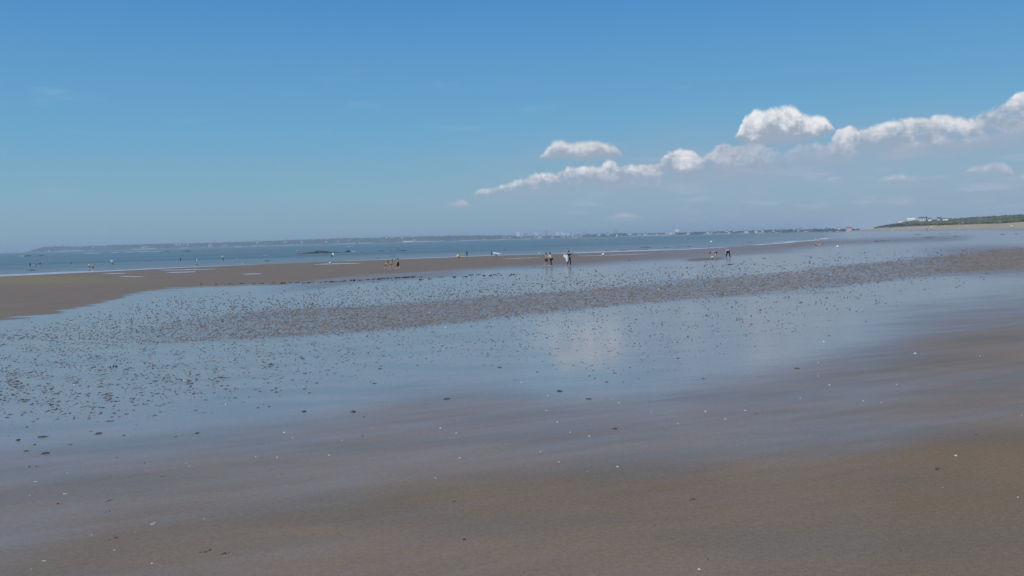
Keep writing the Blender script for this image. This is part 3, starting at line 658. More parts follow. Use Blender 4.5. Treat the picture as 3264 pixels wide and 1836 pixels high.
# template mounds
def mound(r_, nseg=8):
    el_ = r_.uniform(1.0, 2.3); ang = r_.uniform(0, 3.14); V_ = [(0, 0, r_.uniform(.22, .36))]; rr = [r_.uniform(.6, 1.25) for _ in range(nseg)]
    for k, (rad, z) in enumerate(((.26, .22), (.5, -.02))):
        for i in range(nseg):
            t_ = 2 * math.pi * i / nseg; x = math.cos(t_) * rad * rr[(i + k) % nseg] * el_ ** .5; y = math.sin(t_) * rad * rr[i] / el_ ** .5
            V_.append((x * math.cos(ang) - y * math.sin(ang), x * math.sin(ang) + y * math.cos(ang), z * r_.uniform(.6, 1.2)))
    F_ = [(0, 1 + i, 1 + (i + 1) % nseg) for i in range(nseg)]
    for i in range(nseg):
        a_, b_ = 1 + i, 1 + (i + 1) % nseg; c_, d_ = a_ + nseg, b_ + nseg; F_ += [(a_, c_, d_), (a_, d_, b_)]
    return np.array(V_), np.array(F_)
TM = [mound(random.Random(100 + i)) for i in range(24)]; F0 = TM[0][1]; nv = len(TM[0][0])
TV = np.stack([a_ for a_, _ in TM]); k_ = rng.integers(0, 24, len(rest))
hs_ = np.where(bandf[rest] > .5, .8, .55 + .6 * (1 - sst(py[rest], 960, 1120)))
VV = TV[k_] * np.stack([size[rest], size[rest], size[rest] * hs_], -1)[:, None, :] * np.array([1, 1, 1.0]) + np.stack([cx[rest], cy[rest], cz[rest]], -1)[:, None, :]
FF = (F0[None] + (np.arange(len(rest)) * nv)[:, None, None]).reshape(-1, 3)
CASTB = mat('band_cast_sand', (.20, .165, .125), .7, .35, 3, .3)
inb_ = bandf[rest] > .5
for nm, mk, m_, lab in (('worm_casts', ~inb_, CAST, 'thousands of small dark worm casts scattered over the blue wet sheen'), ('worm_cast_band', inb_, CASTB, 'dense brown diagonal band of tightly packed worm casts')):
    n_ = int(mk.sum()); F_ = (F0[None] + (np.arange(n_) * nv)[:, None, None]).reshape(-1, 3)
    tag(link(nm, fastmesh(nm, VV[mk].reshape(-1, 3), F_, smooth=True), mat=m_), lab, 'worm casts', kind='stuff')
# individual coiled casts
def coil_mesh(r_):
    bm = bmesh.new(); V_, F_ = mound(r_, 9); vs = [bm.verts.new(v) for v in V_]
    for f in F_: bm.faces.new([vs[i] for i in f])
    n = 15; pr = None; el_ = r_.uniform(1, 1.9)
    for i in range(n):
        t_ = i / (n - 1) * math.pi * r_.uniform(3.4, 4.2); rad = .40 - .30 * i / n; c = Vector((math.cos(t_) * rad * el_, math.sin(t_) * rad, .08 + .20 * i / n)); w_ = .075 * (1 - .3 * i / n)
        out = Vector((math.cos(t_), math.sin(t_), 0)); ring = [bm.verts.new(c + out * math.cos(a_) * w_ + Vector((0, 0, math.sin(a_) * w_))) for a_ in (0, 1.57, 3.14, 4.71)]
        if pr:
            for j in range(4): bm.faces.new((pr[j], pr[(j+1) % 4], ring[(j+1) % 4], ring[j]))
        pr = ring
    me = bpy.data.meshes.new('worm_cast'); bm.normal_update(); bm.to_mesh(me); bm.free(); me.materials.append(CAST)
    me.polygons.foreach_set('use_smooth', [True] * len(me.polygons)); return me
CM = [coil_mesh(random.Random(300 + i)) for i in range(12)]
def cast_zone(x, y):
    r_ = 'upper' if y < 1120 else 'middle' if y < 1220 else 'lower'
    c = next(c_ for lim, c_ in ((200, 'by the left edge'), (450, 'left part'), (800, 'left of centre'), (1250, 'towards the centre'), (1650, 'at centre'), (2050, 'in the cloud reflection'), (2450, 'right of the reflection'), (4000, 'right part')) if x < lim)
    return 'small coiled dark worm cast, %s sheen, %s' % (r_, c), 'worm casts, %s sheen, %s' % (r_, c)
def put_cast(x, y, z, s_, px_, py_, lab=None, grp=None, i=0):
    o = bpy.data.objects.new('worm_cast', CM[i % 12]); COL.objects.link(o); o.location = (x, y, z); sx1 = random.uniform(.85, 1.3); o.scale = (s_ * sx1, s_ / sx1, s_ * random.uniform(.35, .6)); o.rotation_euler = (0, 0, random.uniform(0, 6.28))
    l_, g_ = cast_zone(px_, py_); tag(o, lab or l_, 'worm cast', grp or (None if lab else g_)); return o
for n_, i in enumerate(big): put_cast(cx[i], cy[i], cz[i], size[i] * 1.05, px[i], py[i], i=n_)
for n_, (x, y, w_, lab) in enumerate((
  (135,1393,28,'wide worm cast with a reddish tint, topmost of the big ones at the lower left'),(58,1403,26,'long flat worm cast at the left edge above the lone reddish one'),
  (110,1417,12,'small worm cast between the long flat cast and the isolated right one'),(83,1438,20,'pointed worm cast left of the lowest long cast'),
  (145,1445,34,'lowest and longest worm cast of the lower left group'),(224,1417,13,'isolated small dark worm cast right of the lower left group'),
  (315,1382,26,'worm cast with a thin trail, alone right of the big lower left ones'),(395,1388,12,'small round worm cast, alone below the wet sheen at left'),
  (628,1381,20,'flat worm cast near the lower edge of the blue sheen, left of centre'),(560,1392,12,'faint flat worm cast just left of the flat trail one'),
  (372,1459,10,'small grey pebble-like cast where the sheen ends at left'),(970,1312,24,'wide flat worm cast on the brown edge below the sheen'),
  (1127,1313,26,'thin long worm cast right of the wide flat one'),(1160,1329,12,'small upright worm cast just below the thin long cast'),
  (1425,1272,24,'thin worm cast on the brown edge left of the cloud reflection'),(1783,1247,28,'long thin brown cast below the cloud reflection'),
  (1876,1272,24,'flat brown cast right of the long thin one below the reflection'),(1934,1218,13,'lone dark diamond shaped cast under the cloud reflection'),
  (1959,1189,14,'dark worm cast in the lower end of the bright cloud reflection'),(1713,1186,13,'dark cast left of the bright cloud reflection, low'),
  (2143,1091,9,'dark round cast right of the bright cloud reflection'),(2643,1070,11,'reddish cast at the edge of the brown patch on the right'),
  (2540,1175,22,'dark low cast on the blue sheen, right of centre'),(1960,1367,20,'rusty brown flat cast on the brown foreground'),(1503,1040,9,'small dark cast just under the dense band, centre'))):
    p = hit(x, y); put_cast(p.x, p.y, p.z, w_ * .85 * mpp(p), x, y, lab, None, n_)

# ------------------------------------------------------------------ shells, stones, crumbs
SHELL = mat('shell', (.66, .64, .60), .45, .12, 40, .5); SHELLB = mat('grey_shell', (.45, .44, .43), .4, .2, 40)
def cockle():
    bm = bmesh.new(); n, m_ = 14, 5; top = []
    for j in range(m_ + 1):
        f_ = j / m_; row = []
        for i in range(n):
            t_ = 2 * math.pi * i / n; rib = 1 + .05 * (i % 2); x = math.cos(t_) * .5 * math.sin(f_ * math.pi / 2) * rib; y = math.sin(t_) * .42 * math.sin(f_ * math.pi / 2) * rib
            row.append(bm.verts.new((x, y - .10 * (1 - f_), .34 * math.cos(f_ * math.pi / 2) ** .8)) if j else None)
        top.append(row)
    apex = bm.verts.new((0, -.12, .35))
    for i in range(n): bm.faces.new((apex, top[1][i], top[1][(i + 1) % n]))
    for j in range(1, m_):
        for i in range(n): bm.faces.new((top[j][i], top[j+1][i], top[j+1][(i+1) % n], top[j][(i+1) % n]))
    me = bpy.data.meshes.new('shell'); bm.normal_update(); bm.to_mesh(me); bm.free(); me.materials.append(SHELL); me.polygons.foreach_set('use_smooth', [True] * len(me.polygons)); return me
def razor():
    bm = bmesh.new(); rows = []
    for i in range(9):
        u = i / 8 - .5; w_ = .12 * (1 - (abs(u) * 2) ** 6) + .02; rows.append([bm.verts.new((u, w_ * math.cos(a_) + .06 * (u * 2) ** 2, .10 * math.sin(a_))) for a_ in (0, .8, 1.57, 2.34, 3.14)])
    for a_, b_ in zip(rows[:-1], rows[1:]):
        for j in range(4): bm.faces.new((a_[j], b_[j], b_[j+1], a_[j+1]))
    me = bpy.data.meshes.new('shell'); bm.normal_update(); bm.to_mesh(me); bm.free(); me.materials.append(SHELL); me.polygons.foreach_set('use_smooth', [True] * len(me.polygons)); return me
CK, RZ = cockle(), razor(); CKG = CK.copy(); CKG.materials.clear(); CKG.materials.append(SHELLB)
def put_shell(x, y, w_, lab, kind='c', grp=None):
    p = hit(x, y); s_ = max(w_, 2.5) * mpp(p) * .92; o = bpy.data.objects.new('shell', {'c': CK, 'r': RZ, 'g': CKG}[kind]); COL.objects.link(o)
    o.location = (p.x, p.y, p.z - .001); o.scale = (s_, s_, s_ * (1.15 if kind != 'r' else 1.3)); o.rotation_euler = (0, 0, random.uniform(-.35, .35) + (.15 if kind == 'r' else 0)); tag(o, lab, 'shell', grp)
for x, y, w_, k, lab in (
  (2229,1815,11,'c','largest white cockle shell, at the bottom edge right of centre'),(3047,1453,11,'c','bright white domed shell, alone on the brown sand at far right'),
  (1969,1488,9,'c','white pointed shell on the brown foreground just right of centre'),(1879,1391,8,'c','white shell where the blue sheen fades, above the pointed one'),
  (141,1788,14,'r','broad white oblong shell near the bottom left corner'),(113,1535,11,'r','white oblong shell near the left edge, halfway down the brown sand'),
  (208,1574,14,'r','slim white razor shell right of the left edge oblong one'),(492,1666,10,'r','upper white sliver of a pair of shells, lower left'),
  (486,1671,14,'r','lower longer white sliver of a pair of shells, lower left'),(485,1796,8,'c','small bright round shell near the bottom, lower left'),
  (650,1654,8,'r','white flat shell right of the pair of slivers'),(365,1754,7,'c','small white shell left of the round bottom one'),
  (292,1705,6,'c','tiny white shell between the bottom left shells'),(430,1697,4,'c','tiny white speck of shell below the pair of slivers'),
  (100,1814,5,'c','tiny white shell below the broad oblong one, bottom left'),(95,1579,5,'c','tiny white shell below the left edge oblong one'),
  (215,1508,5,'c','tiny white shell above the slim razor shell'),(594,1476,5,'c','small white shell, left one of two where the sheen ends'),
  (604,1486,5,'c','small white shell, lower right one of two where the sheen ends'),(470,1499,4,'c','faint tiny shell left of the two at the sheen edge'),
  (907,1379,9,'c','white shell at the lower edge of the sheen, left of centre'),(933,1396,5,'c','tiny pale shell just below the one at the sheen edge'),
  (816,1456,6,'c','white shell, left of two side by side on grey sand'),(884,1458,7,'c','white shell, right of two side by side on grey sand'),
  (1050,1451,8,'c','bright white shell on grey sand left of centre'),(1186,1365,5,'c','small white shell above the bright one left of centre'),
  (1091,1404,5,'c','pale shell sliver left of centre on grey sand'),(1404,1365,8,'c','white shell, left one of two along the sheen edge at centre'),
  (1455,1381,7,'c','white shell, right one of two along the sheen edge at centre'),(1466,1460,7,'c','white shell below the two at the centre sheen edge'),
  (1389,1524,6,'c','lone small white shell on the brown foreground at centre'),(994,1471,4,'c','tiny pale shell below the bright one left of centre'),
  (1743,1309,9,'r','flat white shell below the cloud reflection'),(1747,1261,7,'c','white shell between the thin brown cast and the flat shell'),
  (1662,1219,6,'c','white shell left of the foot of the cloud reflection'),(1777,1346,7,'c','white shell below the flat one under the reflection'),
  (1817,1378,6,'c','small white shell left of the one where the sheen fades'),(1723,1440,6,'c','white shell on grey sand below centre, upper of two'),
  (1782,1473,6,'c','white shell on grey sand below centre, lower of two'),(1873,1503,5,'g','dull small shell left of the white pointed one'),
  (1973,1284,6,'c','white shell in the blue sheen right of the flat brown cast'),(1952,1273,4,'c','tiny white shell above the one right of the flat brown cast'),
  (2249,1312,8,'c','white shell low in the blue sheen, right of centre'),(2077,1313,5,'c','faint shell in the blue sheen left of the brighter one'),
  (2312,1336,7,'c','white shell at the edge where the blue fades, right of centre'),(2376,1309,7,'c','white shell right of the one low in the blue sheen'),
  (2161,1350,5,'c','pale small shell below the blue sheen right of centre'),(2626,1089,8,'c','bright white round shell by the brown patch on the right'),
  (2917,1127,10,'c','brightest white shell on the brown sand at upper right'),(3123,1135,5,'c','small white shell right of the brightest upper right one'),
  (2644,1228,7,'c','white shell in the right part where sheen turns grey'),(2608,1156,5,'c','small white shell under the brown patch on the right'),
  (2608,1199,5,'c','small white shell between two others on the right sheen'),(2858,1226,6,'c','white shell alone on grey sand at right'),
  (2752,1278,6,'c','left of two pale shells on grey sand at right'),(2809,1284,5,'c','right of two pale shells on grey sand at right'),
  (2551,1269,5,'c','tiny shell left of the two pale ones at right'),(3245,1585,7,'c','small white shell by the right edge on brown sand'),
  (3256,1324,5,'c','tiny white shell touching the right edge, higher up'),(3005,1554,5,'g','dull speck of shell on brown sand at lower right'),
  (964,927,6,'c','white shell glinting on the far blue sheen under the seaweed line'),(1724,928,7,'c','bright white shell on the far sheen below the walking couple'),
  (1422,1045,7,'c','white shell just below the dense cast band at centre'),(1371,996,7,'c','white shell inside the dense cast band at centre'),
  (237,1227,7,'c','left of two white shells among the worm casts at left'),(288,1240,5,'c','right of two white shells among the worm casts at left'),
  (720,1289,7,'c','white shell low among the casts left of centre'),(2099,923,7,'c','white shell in the cast band right of centre'),
  (2065,894,5,'c','tiny white shell above the cast band right of centre'),(2794,938,5,'c','tiny white shell on the right sheen below the cast band'),
  (440,1127,5,'c','tiny white shell in the middle of the left casts'),(425,1151,5,'c','tiny white shell just below the one in the middle of the left casts')):
    put_shell(x, y, w_, lab, k)
STONE = mat('dark_stone', (.030, .024, .020), .6, .3, 20)
def stone(x, y, w_, lab, seed, hgt=.5, name='stone', cat='stone', material=None):
    r_ = random.Random(seed); bm = bmesh.new(); bmesh.ops.create_icosphere(bm, subdivisions=2, radius=.5)
    for v in bm.verts: v.co *= 1 + r_.uniform(-.14, .14); v.co.z *= hgt
    p = hit(x, y); o = bm_obj(name, bm, material or STONE, None, True, p + Vector((0, 0, .06 * w_ * mpp(p)))); s_ = w_ * mpp(p); o.scale = (s_, s_ * .7, s_ * .9); tag(o, lab, cat); return o
stone(1480,1720,11,'small black stone on the brown foreground below centre',1)
stone(184,1606,8,'small dark stone near the left edge of the brown sand',2)
stone(2256,1782,6,'tiny black pebble up right of the largest shell',3)
stone(1156,1389,6,'small black pebble on grey sand left of centre',4)
stone(461,1476,6,'small black pebble above the grey sand at left',5)
stone(94,1488,6,'left of two tiny dark pebbles near the left edge',6); stone(116,1487,6,'right of two tiny dark pebbles near the left edge',7)
CRUMB = mat('dark_crumb', (.035, .027, .020), .8, .3, 20)
def crumbs(x, y, w_, lab, seed):
    r_ = random.Random(seed); p = hit(x, y); s_ = mpp(p); bm = bmesh.new()
    for i in range(9):
        c = Vector((r_.uniform(-.5, .5) * w_ * s_, r_.uniform(-1, 1) * w_ * s_ * .5, 0)); c.y += c.x * .7; rad = r_.uniform(.04, .10) * w_ * s_
        a_ = bmesh.ops.create_icosphere(bm, subdivisions=1, radius=rad)
        for v in a_['verts']: v.co = Vector((v.co.x * 1.8, v.co.y, v.co.z * .8)) * r_.uniform(.8, 1.2) + c
    o = bm_obj('sand_crumbs', bm, CRUMB, None, True, p); tag(o, lab, 'crumbs')
for n_, (x, y, w_, lab) in enumerate(((653,1758,26,'largest trail of dark crumbs in the bottom left foreground'),(715,1766,24,'fainter dark crumbs right of the largest crumb trail'),
  (362,1717,26,'dark crumbs spread above the small white shell, lower left'),(350,1595,22,'dark crumb trail on brown sand at left, below the pebbles'),
  (344,1631,14,'few dark crumbs below the left crumb trail'),(518,1518,16,'dark crumb trail below the tiny shells at left'),
  (1440,1600,22,'row of small dark crumbs in the brown foreground at centre'),(2210,1592,20,'dark crumbs on the brown foreground right of centre'),
  (3112,1385,14,'rusty dark crumb patch at upper right foreground'),(2993,1496,24,'row of dark crumbs around a pale speck at right'),
  (2090,1673,12,'short dark scratch of crumbs right of centre, low'),(2752,1597,10,'small dark crumb streak at right, low'),(2411,1318,10,'dark crumbs beside the white shell right of centre'))):
    crumbs(x, y, w_, lab, n_ + 50)

# ------------------------------------------------------------------ seaweed
WEED = mat('seaweed', (.012, .013, .010), .45, .4, 12)
def weed(x, y, w_, hpx, lab, seed, grp=None):
    r_ = random.Random(seed); p = hit(x, y); s_ = mpp(p); bm = bmesh.new(); n = max(5, int(w_ / 3)) 
    for i in range(n):
        c = Vector((r_.uniform(-.38, .38) * w_ * s_, r_.uniform(-.35, .35) * max(.25, w_ * s_ * .25), 0)); a_ = r_.uniform(-.6, .6); L = r_.uniform(.25, .5) * max(w_ * s_ / n * 2.2, hpx * s_ * 1.5); pv_ = None
        for k in range(5):
            u = k / 4 - .5; q_ = c + Vector((u * L * math.cos(a_), u * L * math.sin(a_), hpx * s_ * (.45 - 1.4 * u * u) * r_.uniform(.6, 1.2))); wd = hpx * s_ * .5 * (1 - abs(u)) 
            row = [bm.verts.new(q_ + Vector((0, -wd, -hpx * s_ * .3))), bm.verts.new(q_ + Vector((0, 0, hpx * s_ * .25))), bm.verts.new(q_ + Vector((0, wd, -hpx * s_ * .3)))]
            if pv_:
                bm.faces.new((pv_[0], row[0], row[1], pv_[1])); bm.faces.new((pv_[1], row[1], row[2], pv_[2]))
            pv_ = row
    o = bm_obj('seaweed', bm, WEED, None, False, p); tag(o, lab, 'seaweed', grp)
g1 = 'dark seaweed bits along the edge of the far sandbar'
WL = 'small dark seaweed strip in the line along the far sandbar edge, left half'; WR = 'small dark seaweed strip in the line along the far sandbar edge, right half'
for n_, (x, y, w_, h_) in enumerate(((640,905,8,2),(690,906,7,2),(735,905,9,2),(770,904,10,2),(812,905,10,2),(835,903.5,12,2),(870,902,10,2),(905,903,16,2.5),(925,901,8,2),(950,901,14,2),(975,902,22,2.6),(993,899,15,2),(1020,900,10,2),(1040,898,14,2),(1062,898.5,24,2.6),(1085,897,10,2),(1100,896,12,2.4),(1122,895,14,2),(1128,893,16,2.4),(1147,893.5,14,2.4),(1172,891,12,2),(1190,890,14,2),(1208,891,10,2),(1222,888,26,2.4),(1240,887,16,2),(1285,885,44,3),(1310,883.5,26,2.6),(1335,883.5,16,2),(1344,891,12,2.6),(1372,889,12,2.6))):
    weed(x, y + 1, w_ * 1.7, h_ * 2.1, WL if x < 1000 else WR, n_ + 600, g1 + (' (left)' if x < 1000 else ' (right)'))
for n_, (x, y, w_, h_, lab) in enumerate(((1405,884,26,2,'thin dark weed streak at the left of the main seaweed patch'),(1449,885,12,5,'compact black weed clump below the main seaweed streaks'),
  (1482,883,22,3,'dark weed clump with a white fleck, middle of the main patch'),(1512,877,42,3,'longest dark weed streak of the main patch'),
  (1543,880,12,4,'dark weed clump just right of the longest streak'),(1562,880,16,4,'dark weed clump, second right of the longest streak'),
  (1577,876,26,3,'raised dark weed streak at the right of the main patch'),(1592,878.5,20,2.4,'thin weed streak at the right tip of the main patch'),
  (1638,876,22,4,'lone dark weed clump right of the main seaweed patch'),(1625,880,6,3,'tiny weed dot below the lone clump'),(1655,889.5,7,3,'small weed dot down right of the lone clump'),
  (1786,873,8,2,'small weed strip below the gap between the couple and the board carrier'),(1702,852,8,2,'small weed strip left of the couple at foot level'),(1732,855,7,2,'tiny weed strip below the couple'),
  (1828,869.5,7,2,'small weed strip right below the board carrier'),(1899,866,11,3,'black weed strip right of the board carrier on the sheen'),(2004,831.5,8,2,'weed strip on the sand left of the bathers mound'),
  (2122,854.5,9,2,'left of two weed strips before the bathers mound'),(2188,854.5,10,3,'right of two weed strips before the bathers mound'),
  (2247,848,6,2,'tiny weed strip left of the bending bathers reflections'),(2270,847,8,2,'weed strip below the blue and white ball'),(2305,846,10,2,'weed strip between the two bathers reflections'),
  (2326,844,20,3,'wide weed strip across the reflection of the dark trousers'),(2352,847,6,2,'small weed strip right of the wide one'),(2365,842,10,3,'dark weed clump right of the bathers reflections'),
  (365,1169,22,5,'black tangled weed scrap lying among the casts at left'),(3010,745,40,1.6,'thin dark streak on the far right flats, nearer the dune'),(2930,748,50,1.6,'long thin dark streak on the far right flats'),
  (2965,757,50,2.2,'broader dark smear on the far right flats'),(3050,754,22,1.8,'small dark smear on the far right flats, right one'),(2810,769,60,2.2,'dark smear at the left end of the far right flats'),
  (3195,748,18,1.5,'small dark streak near the right edge of the far flats'),(3240,746,16,1.5,'dark streak touching the right edge of the far flats'))):
    weed(x, y, w_ * 1.1, h_ * 1.35, lab, n_ + 700)

# ------------------------------------------------------------------ buoys and balls
YEL = mat('yellow_buoy', (.80, .50, .06), .4, .06, 3); WB = mat('white_buoy', (.82, .82, .80), .4, .04, 3); BLU = mat('blue_plastic', (.05, .22, .45), .35, .1, 3)
ORG = mat('orange_pink', (.6, .22, .10), .5, .1, 3); DK = mat('dark_rubber', (.02, .02, .025), .6, .2, 5); ROPE = mat('rope', (.30, .27, .20), .8, .2, 20)
def buoy(x, y, dpx, material, lab, level=None, name='buoy', cat='buoy', band=None, zup=0.0):
    p = hit(x, y, level); s_ = mpp(p); r_ = dpx * s_ / 2
    root = empty(name, p); tag(root, lab, cat)
    prof = [(r_ * math.sin(a_), r_ * (1 - math.cos(a_)) + zup) for a_ in np.linspace(.08, math.pi - .02, 14)]
    prof[-1] = (.001, prof[-1][1]); bm_obj('float', lathe(prof, 20), material, root, True)
    if band: bm_obj('band', lathe([(r_ * 1.012 * math.sin(a_), r_ * (1 - math.cos(a_)) + zup) for a_ in np.linspace(math.pi * band[1], math.pi * band[2], 6)], 20), band[0], root, True)
    else: bm_obj('eyelet', lathe([(r_ * .16, 2 * r_ * .97 + zup), (r_ * .16, 2 * r_ * 1.05 + zup), (r_ * .07, 2 * r_ * 1.07 + zup)], 10), DK, root)
    return root
buoy(1461,822.5,12,YEL,'big round yellow buoy stranded at the edge of the water',None,band=(mat('orange_yellow', (.72,.33,.05), .5, .1, 3), .08, .38))  # lower band of the float is a deeper orange yellow
buoy(1923,815,8.5,WB,'white round buoy lying on the sandbar beside the thin bright strip')
buoy(1052,840.5,6,WB,'small white buoy on the sandbar left of the three walkers')
buoy(773,843.5,4,WB,'tiny white buoy near the waterline, left part',0.0)
buoy(2267,774,7,WB,'white round buoy floating in the sea above the bending bathers',0.0)
buoy(2270,824,8,WB,'white and blue ball beside the bending bather in black',None,'beach_ball','ball',band=(BLU,.02,.42))
buoy(2670,790,8,WB,'white and yellow buoy lying on the flat sand at right',None,band=(YEL,.02,.33))
for x, y, d_, lab in ((1720,809,4,'tiny white float at the water edge up left of the couple'),):
    buoy(x, y, d_, WB, lab, 0.0)
def boat(x, y, wpx, lab):
    p = hit(x, y, 0.0); L = wpx * mpp(p); root = empty('boat', p); tag(root, lab, 'boat'); bm = bmesh.new(); rows = []
    for i in range(7):
        u = i / 6 - .5; w_ = L * .16 * (1 - max(0, u * 2) ** 2.5); rows.append([bm.verts.new((u * L, s * w_ * k, z)) for s, k, z in ((-1, 1, L * .13), (-1, .5, -.1), (1, .5, -.1), (1, 1, L * .13))])
    for a_, b_ in zip(rows[:-1], rows[1:]):
        for j in range(3): bm.faces.new((a_[j], b_[j], b_[j+1], a_[j+1]))
        bm.faces.new((a_[3], b_[3], b_[0], a_[0]))
    bm.faces.new(rows[0]); bm_obj('hull', bm, WB, root); bm = bmesh.new(); box_bm(bm, -L*.2, L*.12, -L*.09, L*.09, L*.131, L*.26); bm_obj('cabin', bm, GREYW, root)
boat(1669,763.5,5,'small white boat off the far shore below the apartment blocks'); boat(1003,789.5,5,'small white boat alone above the brown reef')
boat(930,782,5,'tiny white boat close under the far shore, left of centre')
# ------------------------------------------------------------------ people
SKIN = [mat('skin_light', (.62, .40, .30), .55, .06, 6), mat('skin_tan', (.44, .26, .18), .55, .06, 6), mat('skin_pale', (.66, .46, .38), .55, .05, 6)]
HAIR = [mat('dark_hair', (.012, .010, .010), .5, .2, 30), mat('brown_hair', (.06, .035, .02), .5, .2, 30)]
EYE_M = mat('eye', (.02, .02, .02), .3, .05, 5)
CL = {k: mat('cloth_' + k, c, .8, .10, 9) for k, c in dict(black=(.010, .010, .013), navy=(.018, .022, .045), white=(.80, .80, .79), red=(.50, .05, .06), brick=(.33, .07, .05), lime=(.55, .75, .12), green=(.05, .12, .04), pink=(.62, .38, .38), cream=(.72, .66, .58), grey=(.22, .23, .26), neoprene=(.012, .013, .016), mauve=(.35, .22, .24)).items()}
BASE = dict(pel=(0,0,.93), spi=(0,0,1.12), che=(0,.005,1.32), nec=(0,.01,1.47), hed=(0,.02,1.54),
  shL=(-.17,0,1.40), elL=(-.22,-.02,1.13), wrL=(-.24,.05,.88), shR=(.17,0,1.40), elR=(.22,-.02,1.13), wrR=(.24,.05,.88),
  hiL=(-.09,0,.90), knL=(-.10,.02,.49), anL=(-.10,0,.08), toL=(-.11,.15,.03), hiR=(.09,0,.90), knR=(.10,.02,.49), anR=(.10,0,.08), toR=(.11,.15,.03))
RAD = dict(pel=.125, spi=.108, che=.135, nec=.052, hed=.05, shL=.062, elL=.041, wrL=.028, shR=.062, elR=.041, wrR=.028, hiL=.088, knL=.056, anL=.038, toL=.032, hiR=.088, knR=.056, anR=.038, toR=.032)
BONES = [('pel','spi'),('spi','che'),('che','nec'),('nec','hed'),('che','shL'),('shL','elL'),('elL','wrL'),('che','shR'),('shR','elR'),('elR','wrR'),('pel','hiL'),('hiL','knL'),('knL','anL'),('anL','toL'),('pel','hiR'),('hiR','knR'),('knR','anR'),('anR','toR')]
POSE = dict(
 stand={},
 walk=dict(knR=(.10,.20,.52), anR=(.10,.30,.12), toR=(.10,.45,.07), knL=(-.10,-.02,.48), anL=(-.10,-.28,.12), toL=(-.10,-.14,.03), wrL=(-.24,.24,.98), elL=(-.23,.06,1.14), wrR=(.24,-.16,.92), elR=(.23,-.10,1.14)),
 stride=dict(knR=(.10,.26,.52), anR=(.10,.44,.10), toR=(.10,.58,.05), knL=(-.10,-.20,.48), anL=(-.10,-.52,.14), toL=(-.10,-.40,.03), wrL=(-.22,.20,1.10), elL=(-.25,-.06,1.15), wrR=(.22,.22,1.02), elR=(.25,-.04,1.14), che=(0,.03,1.30), nec=(0,.06,1.44), hed=(0,.10,1.50)),
 stoopwalk=dict(spi=(0,.05,1.10), che=(0,.14,1.27), nec=(0,.22,1.38), hed=(0,.27,1.42), shL=(-.16,.16,1.33), shR=(.16,.16,1.33), elL=(-.2,.14,1.08), wrL=(-.2,.24,.86), elR=(.2,.16,1.07), wrR=(.2,.30,.90), knR=(.10,.26,.56), anR=(.10,.34,.14), toR=(.10,.48,.10), knL=(-.10,-.06,.48), anL=(-.10,-.36,.16), toL=(-.10,-.22,.03)),
 bend=dict(spi=(0,.12,1.02), che=(0,.36,1.03), nec=(0,.50,.99), hed=(0,.56,.95), shL=(-.15,.40,1.02), shR=(.15,.40,1.02), elL=(-.19,.42,.74), wrL=(-.15,.46,.48), elR=(.19,.42,.74), wrR=(.15,.46,.48), pel=(0,-.10,.93), hiL=(-.09,-.10,.90), hiR=(.09,-.10,.90), knL=(-.12,.0,.48), knR=(.12,.0,.48)),
 bendwide=dict(spi=(0,.14,1.02), che=(0,.34,1.00), nec=(0,.46,.92), hed=(0,.51,.86), shL=(-.16,.38,.99), shR=(.16,.38,.99), elL=(-.20,.42,.72), wrL=(-.17,.46,.44), elR=(.36,.36,.80), wrR=(.52,.34,.58), pel=(0,-.08,.93), hiL=(-.10,-.08,.90), hiR=(.10,-.08,.90), knL=(-.19,.02,.48), knR=(.19,.02,.48), anL=(-.30,0,.08), anR=(.30,0,.08), toL=(-.32,.15,.03), toR=(.32,.15,.03)),
 crouch=dict(pel=(0,-.12,.42), spi=(0,-.02,.58), che=(0,.10,.74), nec=(0,.18,.86), hed=(0,.22,.91), shL=(-.16,.11,.80), shR=(.16,.11,.80), elL=(-.2,.24,.60), wrL=(-.14,.42,.48), elR=(.2,.24,.60), wrR=(.14,.42,.48), hiL=(-.09,-.12,.40), hiR=(.09,-.12,.40), knL=(-.16,.26,.48), knR=(.16,.26,.48)),
 carry=dict(elL=(-.26,.0,1.13), wrL=(-.20,.18,1.02), elR=(.34,.02,1.33), wrR=(.44,.05,1.50), knR=(.10,.18,.52), anR=(.10,.22,.10), toR=(.10,.37,.05), knL=(-.10,-.04,.48), anL=(-.10,-.24,.10), toL=(-.10,-.10,.03)),
 armsup=dict(elL=(-.36,.02,1.44), wrL=(-.48,.04,1.66), elR=(.36,.02,1.44), wrR=(.48,.04,1.66)),
 wave=dict(elR=(.34,.0,1.45), wrR=(.36,.02,1.72)),
 armfront=dict(elL=(-.22,.16,1.22), wrL=(-.12,.36,1.12), elR=(.22,.16,1.22), wrR=(.12,.36,1.12)),
 reach=dict(spi=(0,.04,1.11), che=(0,.10,1.30), nec=(0,.14,1.44), hed=(0,.17,1.50), shL=(-.16,.12,1.38), shR=(.16,.12,1.38), elL=(-.20,.30,1.25), wrL=(-.10,.50,1.12), elR=(.20,.30,1.22), wrR=(.06,.48,1.08), knR=(.10,.14,.50), anR=(.10,.06,.10), knL=(-.08,.04,.50), anL=(-.08,-.18,.12), toL=(-.08,-.04,.04)),
)
PENDING = []
def skin_obj(name, verts, edges, radii, root_i, material, parent, sub=1):
    me = bpy.data.meshes.new(name); me.from_pydata([tuple(v) for v in verts], edges, []); o = link(name, me, parent)
    sk = o.modifiers.new('s', 'SKIN'); sk.use_smooth_shade = True
    for i, r_ in enumerate(radii): me.skin_vertices[0].data[i].radius = (r_, r_)
    me.skin_vertices[0].data[root_i].use_root = True
    sb = o.modifiers.new('d', 'SUBSURF'); sb.levels = sub; sb.render_levels = sub
    PENDING.append((o, material)); return o
def frac(a_, b_, f_): return Vector(a_).lerp(Vector(b_), f_)
